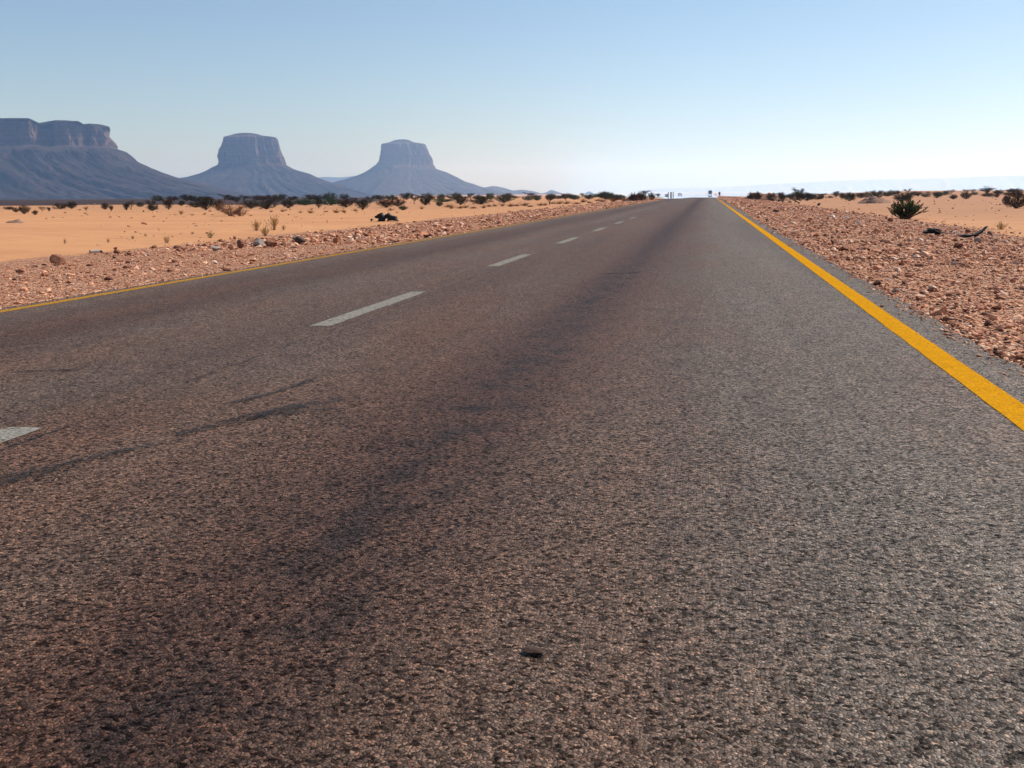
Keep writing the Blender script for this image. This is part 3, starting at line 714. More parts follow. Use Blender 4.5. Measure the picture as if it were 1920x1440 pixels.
ridge('hills', 7400, [(850, 372), (880, 362), (904, 353), (920, 349), (930, 349), (945, 352), (962, 357.5), (978, 355.5), (990, 357), (1003, 359), (1014, 362.5), (1024, 361), (1033, 355.5), (1042, 358.5), (1056, 363), (1075, 371)], 'low blue hills trailing off right of the narrow butte', 500, 4)
ridge('hills', 7600, [(1080, 372), (1092, 365), (1100, 360.5), (1105, 358.5), (1110, 361), (1122, 367), (1135, 372)], 'small blue peak standing alone behind the roadside trees', 250, 6)
ridge('hills', 12500, [(240, 372), (300, 345), (333, 334), (347, 331), (362, 333.5), (380, 340), (430, 350), (540, 345), (585, 336), (600, 332), (618, 331.5), (635, 333), (655, 331), (672, 329), (700, 335), (780, 350), (850, 372)], 'palest blue ridge showing between the buttes', 900, 8)
ridge('hills', 17600, [(1150, 372), (1200, 356), (1235, 353), (1290, 352.5), (1330, 352), (1390, 349), (1450, 345), (1520, 341), (1580, 338), (1640, 336.5), (1700, 335), (1760, 334), (1800, 332.5), (1860, 330), (1930, 328.5), (2000, 328), (2100, 333), (2250, 355)], 'faint ridge almost lost in the haze on the right', 700, 10, mat='hazerock')  # paler, redder rock colour stands in for airlight the haze lacks

def mound(px, Y, wpx, hpx, mat, label, seed, dpx=None):
    P = at_ground(px, Y); s = pxm(P); w = wpx*s/2; h = hpx*s; d = (dpx or wpx*0.8)*s/2
    n = 48; u = np.linspace(-1.15, 1.15, n); Ug, Vg = np.meshgrid(u, u)
    r = np.hypot(Ug, Vg)*(1+0.35*(fbm(Ug*1.7+seed, Vg*1.7, seed, 3)-0.5))
    z = h*np.clip(1-r**1.7, -0.25, 1)*(1+1.3*(fbm(Ug*2.6+5, Vg*2.6+seed, seed+2, 4)-0.5))+0.22*h*(fbm(Ug*9, Vg*9, seed+4, 3)-0.5)
    V = np.stack([P[0]+Ug*w, P[1]+Vg*d, z+P[2]], -1).reshape(-1, 3)
    i = np.arange(n-1)[:, None]*n+np.arange(n-1)[None, :]
    Fq = np.stack([i, i+1, i+1+n, i+n], -1).reshape(-1, 4)
    put(link('dirt_mound', mesh_np('dirt_mound', V, Fq, None, True), M[mat]), label, kind='structure')
mound(1432, 155, 92, 12.5, 'mound', 'reddish earth mound behind the right shoulder', 3)
mound(1195, 150, 52, 11.5, 'mound', 'dark red earth mound left of the far road', 6)
mound(24, 50, 38, 6, 'greymound', 'low dune lip at the left edge of the sand, its shadow painted as dark earth', 12)  # darker earth colour stands in for the shadow of the lip
mound(1640, 118, 66, 12, 'greymound', 'low grey brown earth heap on the right sand', 9)

# ------------------------------------------------------------------ plants
class Soup:
    def __init__(s): s.v = []; s.f = []
    def tube(s, pts, r0, r1, k=4):
        pts = [np.array(p, float) for p in pts]; b = len(s.v)
        for j, p in enumerate(pts):
            t = pts[min(j+1, len(pts)-1)]-pts[max(j-1, 0)]; t = t/(np.linalg.norm(t)+1e-9)
            a = np.cross(t, (0.31, 0.87, 0.38)); a /= np.linalg.norm(a)+1e-9; c = np.cross(t, a)
            r = r0+(r1-r0)*j/(len(pts)-1)
            for q in range(k):
                w = 2*math.pi*q/k; s.v.append(p+r*(math.cos(w)*a+math.sin(w)*c))
        for j in range(len(pts)-1):
            for q in range(k):
                q2 = (q+1) % k; s.f.append((b+j*k+q, b+j*k+q2, b+(j+1)*k+q2, b+(j+1)*k+q))
    def leaf(s, p, d, l, w, r):
        side = np.cross(d, r.normal(0, 1, 3)); side /= np.linalg.norm(side)+1e-9
        b = len(s.v); s.v += [p-side*w*0.15, p+d*l*0.5-side*w*0.5, p+d*l, p+d*l*0.5+side*w*0.5]; s.f.append((b, b+1, b+2, b+3))
    def mesh(s, name): return mesh_np(name, np.array(s.v), [tuple(map(int, f)) for f in s.f])

def dirv(az, tilt): return np.array([math.sin(tilt)*math.cos(az), math.sin(tilt)*math.sin(az), math.cos(tilt)])
def arc(p, d, L, bendup, r, n=4):
    pts = [np.array(p, float)]; d = np.array(d, float)
    for k in range(n):
        d = nrm(d+np.array([0, 0, bendup])+r.normal(0, 0.13, 3)); pts.append(pts[-1]+d*L/n)
    return pts
def fit(*soups):
    """scale to one unit high and one unit wide, foot at the origin"""
    A = np.concatenate([np.array(s.v) for s in soups if s.v]); w = max(*(np.percentile(A[:, k], 97)-np.percentile(A[:, k], 3) for k in (0, 1))); h = np.percentile(A[:, 2], 98.5)
    for s in soups: s.v = [np.array((p[0]/w, p[1]/w, p[2]/h)) for p in s.v]

def make_shrub(seed, tilt=60, n=15, leaves=46, low=0.25, lsize=0.075):
    r = np.random.default_rng(seed); st, lf = Soup(), Soup()
    for k in range(n):
        az = 2*math.pi*(k+r.uniform(-0.4, 0.4))/n*2.4; tl = R(tilt)*math.sqrt(r.uniform(0.01, 1))
        L = r.uniform(0.7, 1.05)
        p = arc((r.normal(0, 0.03), r.normal(0, 0.03), 0), dirv(az, tl), L, 0.10, r, 5); st.tube(p, 0.022, 0.007)
        tips = [p[-1], p[-2]] + ([p[-3]] if r.uniform() > low else [])
        for q in range(4):
            j = r.integers(2, 5); b = arc(p[j], dirv(az+r.normal(0, 0.9), tl+r.normal(0.1, 0.4)), r.uniform(0.2, 0.38), 0.12, r, 3); st.tube(b, 0.011, 0.004, 3); tips += [b[-1], b[-2]]
        for t in tips:
            if r.uniform() < 0.14: continue
            cr = r.uniform(0.07, 0.16)
            for q in range(int(leaves*r.uniform(0.5, 1.1))//2):
                d = nrm(r.normal(0, 1, 3)); pos = np.array(t)+d*cr*r.uniform(0.1, 1)**0.6
                if pos[2] < 0.02: continue
                lf.leaf(pos, nrm(d+r.normal(0, 0.6, 3)), lsize*r.uniform(0.5, 1.1), lsize*0.42, r)
    hw = 0.9*math.sin(R(tilt)); 
    for q in range(700):
        z = r.uniform(0.12, 0.9); rr = hw*(0.35+0.65*min(1, z/0.45))*math.sqrt(max(0.05, 1-(max(0, z-0.45)/0.55)**2))*math.sqrt(r.uniform(0, 1)); a = r.uniform(0, 6.28)
        lf.leaf(np.array((rr*math.cos(a), rr*math.sin(a), z)), nrm(r.normal(0, 1, 3)), lsize*r.uniform(0.6, 1.2), lsize*0.5, r)
    fit(st, lf); return st.mesh('stems'), lf.mesh('foliage')

def make_acacia(seed, flat=0.16, stems=3, sparse=1.0, bare=False):
    r = np.random.default_rng(seed); st, lf = Soup(), Soup()
    for k in range(stems):
        az = 2*math.pi*k/stems+r.normal(0, 0.4); p = arc((0, 0, 0), dirv(az, R(r.uniform(4, 22))), 0.62, 0.05, r, 5); st.tube(p, 0.030, 0.017, 5)
        for q in range(6):
            a2 = az+r.normal(0, 1.5); b = arc(p[r.integers(3, 6)], dirv(a2, R(r.uniform(35, 72))), r.uniform(0.3, 0.56), 0.06, r, 4); st.tube(b, 0.013, 0.005)
            ends = [b[-1], b[-2]]
            for w in range(3 if not bare else 6):
                c = arc(b[r.integers(2, 5)], dirv(a2+r.normal(0, 1.0), R(r.uniform(20, 80))), r.uniform(0.14, 0.28), 0.05, r, 3); st.tube(c, 0.007, 0.003, 3); ends.append(c[-1])
            for t in ends:
                if r.uniform() < 0.12 or (bare and r.uniform() < 0.55): continue
                cw = r.uniform(0.09, 0.17)
                for z in range(int(34*sparse*r.uniform(0.6, 1.2))):
                    d = r.normal(0, 1, 3)*np.array([1, 1, 0.30])*cw*0.62; pos = np.array(t)+d+np.array([0, 0, 0.02])
                    lf.leaf(pos, nrm(r.normal(0, 1, 3)), 0.055*r.uniform(0.5, 1.1), 0.026, r)
    fit(st, lf); return st.mesh('trunk'), lf.mesh('crown')

def make_bare(seed):
    r = np.random.default_rng(seed); st, tw = Soup(), Soup()
    for k in range(15):
        az = r.uniform(0, 2*math.pi); p = arc((r.normal(0, 0.05), r.normal(0, 0.05), 0), dirv(az, R(r.uniform(8, 66))), r.uniform(0.7, 1.05), 0.06, r, 6); st.tube(p, 0.020, 0.006)
        for q in range(8):
            j = r.integers(2, 6); b = arc(p[j], dirv(az+r.normal(0, 1.1), R(r.uniform(10, 95))), r.uniform(0.16, 0.42), 0.02, r, 4); tw.tube(b, 0.008, 0.0035, 3)
            for w in range(4):
                c = arc(b[r.integers(1, 5)], nrm(r.normal(0, 1, 3)+np.array([0, 0, 0.4])), r.uniform(0.06, 0.2), 0.0, r, 2); tw.tube(c, 0.005, 0.002, 3)
    fit(st, tw); return st.mesh('branches'), tw.mesh('twigs')

def make_broom(seed, n=34, tilt=34, thick=0.012, leafy=22, lsize=0.07):
    r = np.random.default_rng(seed); st, lf = Soup(), Soup()
    for k in range(n):
        az = r.uniform(0, 2*math.pi); tl = R(tilt)*math.sqrt(r.uniform(0, 1)); L = r.uniform(0.55, 1.0)*(1-0.25*tl/R(tilt))
        p = arc((r.normal(0, 0.06), r.normal(0, 0.06), 0), dirv(az, tl), L, 0.06, r, 5); st.tube(p, thick, thick*0.5, 3)
        for q in range(leafy):
            u = r.uniform(0.35, 1)**0.8*(len(p)-1); j = min(int(u), len(p)-2); pos = p[j]+(p[j+1]-p[j])*(u-j)
            lf.leaf(pos, nrm(nrm(p[j+1]-p[j])+r.normal(0, 0.35, 3)), lsize*r.uniform(0.6, 1.2), lsize*0.30, r)
    fit(st, lf); return st.mesh('stems'), lf.mesh('foliage')

def make_tuft(seed, n=70, tilt=55):
    r = np.random.default_rng(seed); st = Soup()
    for k in range(n):
        az = r.uniform(0, 2*math.pi); tl = R(tilt)*math.sqrt(r.uniform(0, 1)); p = arc((r.normal(0, 0.10), r.normal(0, 0.10), 0), dirv(az, tl), r.uniform(0.4, 1.0), -0.05, r, 3); st.tube(p, 0.020, 0.005, 3)
    fit(st); return (st.mesh('blades'),)

PROTO = {}
for k in range(4): PROTO['shrub%d' % k] = make_shrub(100+k, 62, 15+k)
for k in range(2): PROTO['vee%d' % k] = make_shrub(120+k, 40, 14, 40, 0.7)
for k in range(2): PROTO['low%d' % k] = make_shrub(130+k, 78, 17, 44, 0.3)
for k in range(4): PROTO['acacia%d' % k] = make_acacia(140+k, stems=2+k % 3)
for k in range(2): PROTO['thin%d' % k] = make_acacia(150+k, stems=3, sparse=0.5, bare=True)
for k in range(2): PROTO['bare%d' % k] = make_bare(160+k)
for k in range(3): PROTO['broom%d' % k] = make_broom(170+k)
PROTO['succulent0'] = make_broom(180, 90, 50, 0.016, 60, 0.085)
for k in range(3): PROTO['tuft%d' % k] = make_tuft(190+k)
KIND = {'shrub': ('desert_shrub', 'shrub', ('stems', 'foliage'), 'bark'), 'vee': ('desert_shrub', 'shrub', ('stems', 'foliage'), 'bark'), 'low': ('desert_shrub', 'shrub', ('stems', 'foliage'), 'bark'),
        'acacia': ('acacia_tree', 'tree', ('trunk', 'crown'), 'bark'), 'thin': ('acacia_tree', 'tree', ('trunk', 'crown'), 'bark'), 'bare': ('dry_bush', 'bush', ('branches', 'twigs'), 'drywood'),
        'broom': ('broom_plant', 'plant', ('stems', 'foliage'), 'palewood'), 'succulent': ('broom_bush', 'bush', ('stems', 'foliage'), 'drywood'), 'tuft': ('grass_tuft', 'grass', ('blades',), None)}
MESHCACHE = {}
prng = random.Random(5)
def plant(proto, leaf, px, py, w, h, label, group=None, Y=None):
    kind = proto.rstrip('0123456789'); nm, cat, parts, bark = KIND[kind]
    P = at_ground(px, Y) if Y else hit(px, py)
    s = pxm(P); rz = prng.uniform(0, 6.28)
    def m(i, mat):
        key = (proto, i, mat)
        if key not in MESHCACHE:
            me = PROTO[proto][i].copy(); me.materials.clear(); me.materials.append(M[mat]); MESHCACHE[key] = me
        return MESHCACHE[key]
    if kind == 'tuft':
        o = link(nm, m(0, leaf), None); o.location = (P[0], P[1], P[2]-0.01); o.rotation_euler = (0, 0, rz); o.scale = (w*s, w*s, h*s)
        return put(o, label, cat, group)
    e = empty(nm, (P[0], P[1], P[2]-0.02), rz, (w*s, w*s, h*s))
    link(parts[0], m(0, bark), None, e); link(parts[1], m(1, leaf if kind != 'bare' else 'drywood'), None, e)
    return put(e, label, cat, group)

D, B, G, O_ = 'leaf_dark', 'leaf_brown', 'leaf_green', 'leaf_olive'
GL = 'shrubs and trees along the left sand edge'; GR = 'shrubs and trees along the right horizon'
LEFT = [
    ('shrub0', D, 46, 401, 18, 16, 'black round shrub nearest the left edge, biggest of its neighbours'),
    ('shrub1', B, 30, 398, 10, 9, 'small dark shrub just left of the black round shrub'),
    ('low0', D, 17, 393, 18, 6, 'low dark shrub at the far left end of the tree line'),
    ('vee0', B, 66, 403, 10, 9, 'small brown shrub just right of the black round shrub'),
    ('vee1', D, 92, 396, 6, 8, 'narrow upright little shrub between two low spreading ones'),
    ('thin0', B, 79, 396, 15, 9, 'thin brown shrub against the dark plain at far left'),
    ('low1', D, 112, 392, 24, 11, 'wide low dark shrub below the long mesa, left of the taller one'),
    ('shrub2', D, 134, 391, 17, 13, 'dark shrub with a rounded top under the middle of the long mesa'),
    ('thin1', B, 162, 396, 11, 9, 'sparse brown shrub on pale sand under the long mesa'),
    ('shrub3', D, 197, 393, 13, 12, 'dark shrub below the lit right end of the long mesa'),
    ('vee0', D, 209, 395, 7, 10, 'narrow dark shrub next to the lit end of the long mesa'),
    ('vee1', D, 237, 394, 11, 14, 'dark upright shrub left of the dry acacia'),
    ('thin0', B, 246, 393, 16, 17, 'dry brown acacia with few leaves on the left sand edge'),
    ('low0', D, 263, 388, 14, 9, 'low dark bush left of the tall shaggy tree'),
    ('acacia0', D, 283, 395, 20, 21, 'tall shaggy dark tree below the mesa skirt'),
    ('shrub1', D, 287, 395, 18, 13, 'dark shrub at the foot of the tall shaggy tree'),
    ('vee1', B, 316, 393, 17, 21, 'cone shaped dark brown tree with a pointed top'),
    ('shrub2', D, 341, 386, 11, 10, 'small round dark tree right of the pointed brown one'),
    ('low1', D, 368, 389, 24, 11, 'low dark bush at the left foot of the tall tree before the first butte'),
    ('shrub3', D, 386, 394, 26, 25, 'tall dark tree left of the dry orange bush'),
    ('shrub0', D, 410, 395, 19, 20, 'dark shrub partly behind the dry orange bush'),
    ('bare0', B, 433, 405, 52, 27, 'dry orange bush of bare branches'),
    ('bare1', B, 452, 405, 28, 14, 'low dry branches lying right of the dry orange bush'),
    ('acacia1', D, 445, 384, 11, 12, 'small acacia peeping over the dry orange bush'),
    ('shrub1', D, 471, 391, 26, 16, 'dark leaning shrub right of the dry orange bush'),
    ('low0', D, 500, 392, 34, 16, 'broad dark thicket under the umbrella acacia'),
    ('acacia2', D, 514, 387, 26, 18, 'umbrella acacia with a flat crown before the first butte'),
    ('shrub2', D, 541, 390, 22, 17, 'dark shrub between the umbrella acacia and the green thicket'),
    ('low1', G, 573, 385, 34, 12, 'green thicket below the right skirt of the first butte'),
    ('vee0', D, 598, 390, 13, 18, 'narrow dark shrub forking upward beside the sand rise'),
    ('low0', G, 620, 385, 34, 13, 'second green thicket, right of the forked dark shrub'),
    ('shrub3', B, 648, 389, 28, 16, 'brown dark shrub left of the funnel shaped shrub'),
    ('acacia3', D, 664, 381, 12, 11, 'small acacia behind the funnel shaped shrub'),
    ('vee1', D, 680, 393, 26, 20, 'funnel shaped dark shrub above the black tyre heap'),
    ('acacia0', D, 694, 382, 18, 15, 'acacia leaning left just behind the funnel shaped shrub'),
    ('shrub0', B, 724, 389, 32, 15, 'dense dark thicket right of the leaning acacia'),
    ('shrub1', B, 746, 387, 22, 15, 'rusty dark bush right of the dense thicket'),
    ('shrub2', O_, 756, 394, 14, 9, 'small olive bush on the sand right of the black tyre heap'),
    ('acacia1', D, 777, 383, 14, 16, 'acacia with a pale open crown below the narrow butte'),
    ('shrub3', D, 798, 385, 20, 15, 'black shrub below the right cliff of the narrow butte'),
    ('low1', G, 828, 379, 36, 7, 'long low green hedge of shrubs beyond the black shrub'),
    ('vee0', D, 824, 387, 14, 9, 'two topped small dark shrub before the green hedge'),
    ('acacia3', O_, 859, 381, 14, 20, 'pale crowned acacia rising above a dark shrub'),
    ('shrub0', D, 864, 384, 24, 16, 'dark brown shrub under the pale crowned acacia'),
    ('acacia2', G, 882, 373, 13, 11, 'green topped acacia on a bare stem'),
    ('low0', D, 902, 383, 38, 15, 'broad dark shrub right of the green topped acacia'),
    ('thin1', B, 914, 375, 9, 13, 'leafless acacia over the broad dark shrub'),
    ('shrub1', O_, 945, 380, 28, 15, 'dark olive bush below the low blue hills'),
    ('acacia3', D, 961, 374, 10, 8, 'tiny acacia right of the dark olive bush'),
    ('low1', G, 990, 376, 20, 9, 'green bush with a dark base before the low hills'),
    ('shrub2', G, 1007, 376, 14, 8, 'rounded green bush right of the green bush with a dark base'),
    ('thin0', B, 1031, 384, 15, 20, 'ragged leafless tree below the little blue peak'),
    ('low0', D, 1046, 373, 16, 6, 'low dark bush right of the ragged leafless tree'),
    ('acacia0', B, 1060, 376, 16, 14, 'brown umbrella tree right of the little blue peak'),
    ('shrub3', G, 1074, 371, 12, 6, 'small green bush right of the brown umbrella tree'),
    ('acacia2', D, 1092, 371, 9, 9, 'little dark acacia in front of the lone blue peak'),
    ('low1', G, 1117, 370, 20, 7, 'green low bush right of the lone blue peak'),
    ('shrub0', D, 1136, 374, 28, 13, 'large dark bush near the far left edge of the road'),
    ('shrub1', D, 1153, 375, 16, 11, 'dark rounded bush right of the large one near the road'),
    ('shrub2', G, 1166, 372, 14, 6, 'pale green bush left of the red mound'),
    ('acacia1', D, 1165, 367, 6, 6, 'tiny acacia crown above the pale green bush'),
    ('acacia3', D, 1210, 368, 20, 11, 'flat crowned acacia on the red mound by the road'),
    ('shrub3', O_, 1234, 368, 8, 5, 'pale bush between the red mound and the posts'),
    ('low0', D, 1250, 367, 6, 3, 'tiny dark bush just left of the posts'),
]
for a in LEFT: plant(*a, group=GL)
RIGHT = [
    ('acacia0', O_, 1427, 362, 17, 11, 'flat topped acacia on the crest of the right mound', 175),
    ('acacia1', O_, 1440, 363, 12, 7, 'smaller acacia right of the flat topped one on the mound', 190),
    ('acacia2', O_, 1458, 367, 18, 14, 'umbrella acacia standing clear right of the mound', 170),
    ('low0', D, 1456, 369, 12, 7, 'purple dark bush under the umbrella acacia', 168),
    ('shrub1', O_, 1470, 367, 14, 9, 'grey green bush between the umbrella acacia and the biggest dark tree', 185),
    ('shrub0', D, 1494, 369, 28, 18, 'biggest dark tree on the right horizon', 140),
    ('acacia3', O_, 1497, 368, 20, 25, 'layered acacia crown towering over the biggest dark tree', 150),
    ('shrub2', D, 1514, 367, 26, 14, 'dark thicket right of the biggest dark tree', 160),
    ('low1', D, 1531, 366, 26, 9, 'low tapering dark thicket before the thin acacia', 175),
    ('acacia1', D, 1543, 365, 13, 11, 'thin acacia with a small flat crown and round bush below', 190),
    ('low0', D, 1557, 364, 9, 4, 'small grey bush alone right of the thin acacia', 220),
    ('thin0', B, 1568, 365, 7, 8, 'pair of bare spindly saplings', 210),
    ('shrub3', D, 1579, 365, 9, 8, 'dark small bush left of the black round one', 200),
    ('shrub0', D, 1594, 368, 23, 13, 'black round bush on the right sand', 150),
    ('low1', D, 1615, 364, 17, 9, 'dome shaped bush behind the grey earth heap', 200),
    ('low0', D, 1638, 363, 26, 7, 'long dark hedge on top of the grey earth heap', 190),
    ('acacia2', O_, 1652, 361, 12, 12, 'wind bent acacia right of the long dark hedge', 230),
    ('shrub2', O_, 1665, 361, 18, 7, 'grey flattened bush behind the green broom bush', 240),
    ('shrub1', D, 1691, 370, 26, 18, 'dark two headed bush above the green broom bush', 130),
    ('vee1', O_, 1703, 370, 16, 15, 'olive bush joined to the dark two headed bush', 132),
    ('shrub3', D, 1721, 361, 6, 6, 'tiny round bush on a pale rise', 220),
    ('low1', O_, 1737, 363, 16, 7, 'boxy grey green bush on the pale rise', 200),
    ('vee0', O_, 1757, 364, 15, 11, 'bush leaning right, midway along the right skyline', 180),
    ('low0', O_, 1772, 360, 17, 8, 'rounded grey bush behind the leaning bush', 230),
    ('shrub2', D, 1788, 365, 12, 9, 'dark ragged bush before the small topped acacia', 160),
    ('shrub0', D, 1812, 364, 16, 12, 'dark bush under the small topped acacia', 160),
    ('acacia3', D, 1809, 362, 10, 13, 'small topped acacia rising from a dark bush', 165),
    ('low1', O_, 1828, 358, 12, 6, 'low grey bush left of the leafless tree', 220),
    ('thin1', O_, 1850, 359, 18, 19, 'leafless spreading tree, tallest on the right skyline', 190),
    ('low0', D, 1856, 359, 28, 7, 'long low dark bush under the leafless spreading tree', 185),
    ('vee0', B, 1870, 361, 8, 6, 'small dark bush right of the leafless tree', 170),
    ('acacia1', D, 1892, 357, 11, 10, 'little acacia near the right edge', 220),
    ('low1', D, 1889, 356, 20, 5, 'dark flat bush under the little acacia near the right edge', 210),
]
for a in RIGHT: plant(*a[:7], group=GR, Y=a[7])
plant('shrub1', B, 1905, 391, 40, 27, 'large dark brown bush cut by the right edge of the picture', GR)
plant('vee0', O_, 1886, 384, 14, 18, 'leaning olive stem in front of the large brown bush')
plant('shrub3', B, 1908, 372, 24, 14, 'brown bush behind the large one at the right edge', GR)
plant('succulent0', G, 1697, 411, 45, 33, 'dark green broom bush with upright stems on the right sand')
plant('broom1', 'straw', 1877, 430, 20, 15, 'yellow olive sprigs near the right edge beyond the tyre strip')
for a in [
    ('broom0', 'straw', 481, 433, 15, 21, 'brownish yellow upright bush, left of the three on the sand'),
    ('broom1', 'straw', 497, 442, 20, 20, 'pale yellow sprawling plant, nearest of the three on the sand'),
    ('broom2', 'straw', 514, 431, 17, 28, 'tallest yellow upright bush on the left sand'),
    ('broom0', 'straw', 532, 431, 7, 10, 'small yellow sprig right of the tallest yellow bush'),
    ('broom1', 'leaf_pale', 395, 446, 14, 14, 'bright green tuft on the sand behind the row of rocks'),
    ('broom2', 'straw', 361, 439, 6, 6, 'little mustard tuft left of the bright green tuft'),
    ('broom0', 'straw', 313, 456, 12, 15, 'yellow forked sprig at the sand edge'),
    ('broom1', 'straw', 203, 455, 6, 10, 'small yellow sprig above the white tube'),
    ('broom2', 'tan', 122, 458, 5, 13, 'thin tall dry sprig above the big boulder'),
    ('broom0', 'tan', 249, 448, 6, 8, 'faint dry sprig between two yellow ones'),
    ('broom1', 'tan', 273, 443, 7, 6, 'sparse dry stalks left of the yellow forked sprig'),
    ('broom2', 'rust', 340, 402, 10, 8, 'rusty tuft below the pointed brown tree'),
    ('broom0', 'rust', 384, 403, 5, 5, 'rusty little tuft left of the dry orange bush'),
]: plant(*a, group='dry sprigs on the left sand')
GT = 'rusty grass tufts between the sand and the trees'
tufts = [(631, 399, 13, 9, 'brown tuft left of the funnel shaped shrub'), (612, 398, 9, 5, 'thin tuft farthest left of the rusty grass'), (644, 398, 8, 7, 'green brown tuft below the brown dark shrub'), (667, 396, 10, 6, 'tuft beneath the funnel shaped shrub'),
         (733, 395, 14, 6, 'yellowish low tuft right above the black tyre heap'), (791, 392, 9, 7, 'forked tuft below the narrow butte'), (530, 397, 8, 6, 'tuft on pale sand under the umbrella acacia'), (508, 398, 7, 5, 'small olive tuft left of the umbrella acacia'), (563, 399, 9, 5, 'faint tuft below the green thicket'), (583, 400, 12, 9, 'dark red tuft on the left sand edge')]
for k, (px, py, w, h, lb) in enumerate(tufts): plant('tuft%d' % (k % 3), ['rust', 'tan', 'straw'][k % 3], px, py, w, h, lb, GT)
gr = random.Random(3)
for k in range(38):
    px = 300+k*23+gr.uniform(-7, 7)
    if 655 < px < 700: continue
    Y = gr.uniform(190, 300)
    plant(gr.choice(['low0', 'shrub0', 'shrub1', 'shrub2', 'shrub3', 'acacia1']), gr.choice([D, D, B, G if px > 520 else D, O_]), px, 0, gr.uniform(14, 30), gr.uniform(7, 13), 'dark bush merging into the distant scrub line behind the nearer trees', 'distant scrub line on the left', Y=Y)
for k in range(26):
    px = 836+k*13.5+gr.uniform(-4, 4); py = np.interp(px, [836, 900, 1000, 1100, 1190], [392, 391, 388, 381.5, 376])-gr.uniform(0, 3.5)
    plant('tuft%d' % (k % 3), 'rust' if k % 4 else 'tan', px, py, gr.uniform(10, 20), gr.uniform(5, 8.5), 'rusty grass tuft in the belt between sand and trees beside the far road', 'rusty grass belt beside the far road')
for px, w, h, Y, lb in [(1408, 12, 5, 150, 'rusty brush at the left foot of the right mound'), (1421, 14, 7, 152, 'dark rusty brush on the left flank of the right mound'), (1446, 16, 6, 152, 'brown brush on the right flank of the right mound'), (1466, 12, 8, 150, 'brown brush at the right foot of the right mound'), (1186, 14, 7, 147, 'dark brush on the near side of the red mound by the road'), (1203, 18, 8, 149, 'brown brush along the top of the red mound by the road'), (1222, 12, 6, 148, 'rusty brush at the right foot of the red mound')]:
    plant('shrub2', B, px, 0, w, h+8, lb, 'brush on the earth mounds', Y=Y)
for k in range(20):
    px = 1478+k*22+gr.uniform(-6, 6); Y = gr.uniform(200, 300)
    plant(gr.choice(['low0', 'shrub1', 'shrub2', 'shrub3', 'acacia0', 'acacia2', 'thin0']), gr.choice([D, D, O_, O_, B]), px, 0, gr.uniform(12, 28), gr.uniform(6, 11), 'dull bush merging into the right skyline behind the nearer ones', 'distant scrub line on the right', Y=Y)
for k in range(60):
    left = k < 36
    px = gr.uniform(10, 800) if left else gr.uniform(1500, 1900); py = gr.uniform(393, 412) if left else gr.uniform(367, 400)
    plant('tuft%d' % (k % 3), 'tan' if k % 3 else 'rust', px, py, gr.uniform(3, 7), gr.uniform(1.6, 4), 'tiny dry sprig dotted on the open left sand' if left else 'tiny dry sprig dotted on the open right sand', 'tiny sprigs on the left sand' if left else 'tiny sprigs on the right sand')

# ------------------------------------------------------------------ scraps beside the road
def slab(name, outline, P, s, depth, mat, parent=None, seed=0, rough=0.012, curl=0.0):
    """a bent sheet of real thickness: outline in frame units around P, given depth along the view"""
    n = len(outline); r = np.random.default_rng(seed); V = []
    layers = 5
    for k in range(layers):
        f = k/(layers-1.0); sh = 1-0.10*abs(2*f-1)**2
        cx = np.mean([p[0] for p in outline]); cz = np.mean([p[1] for p in outline])
        for (x, z) in outline:
            V.append((P[0]+(cx+(x-cx)*sh)*s+r.normal(0, rough), P[1]+(f-0.5)*depth+curl*((x-cx)*s)**2+r.normal(0, rough), P[2]+max(0.0, (cz+(z-cz)*sh)*s)+r.normal(0, rough*0.4)))
    Fc = [tuple(range(n)), tuple(range((layers-1)*n, layers*n))[::-1]]
    for k in range(layers-1):
        for j in range(n):
            j2 = (j+1) % n; Fc.append((k*n+j, (k+1)*n+j, (k+1)*n+j2, k*n+j2))
    return link(name, mesh_np(name, np.array(V), Fc), mat, parent)
# black heap on the left sand
P = hit(722, 415); s = pxm(P)
e = empty('tyre_heap', tuple(P)); put(e, 'black heap of shredded tyre on the left sand', 'tyre scrap')
Z0 = np.zeros(3)
slab('tread', [(-20, 10), (-18, 6), (-11, 5), (-12, 1.5), (-15, 0), (-2, 0), (0, 3), (2, 6), (-1, 11), (-4, 13), (-5, 16.5), (-9, 15.5), (-13, 13.5), (-16, 11)], Z0, s, 0.30, M['rubber'], e, 1)
slab('tread', [(-2, 7), (2, 6), (5, 4), (3, 0.5), (14, 1.5), (20, 0.5), (25, 0), (22, 4), (21, 9), (17, 10), (12, 10.5), (7, 13.5), (5.5, 16.5), (3, 13), (0, 13.5)], Z0+np.array([0, 0.12, 0]), s, 0.34, M['rubber'], e, 2)
P2 = hit(697, 415); e2 = slab('rubber_scrap', [(-2.5, 0), (-1, 2), (-2.5, 4), (-0.5, 5), (0.5, 4), (3, 4.5), (3, 3), (1, 2.5), (-0.5, 0)], P2, pxm(P2), 0.08, M['rubber'], None, 3, 0.006)
put(e2, 'small black scrap left of the black tyre heap', 'scrap')
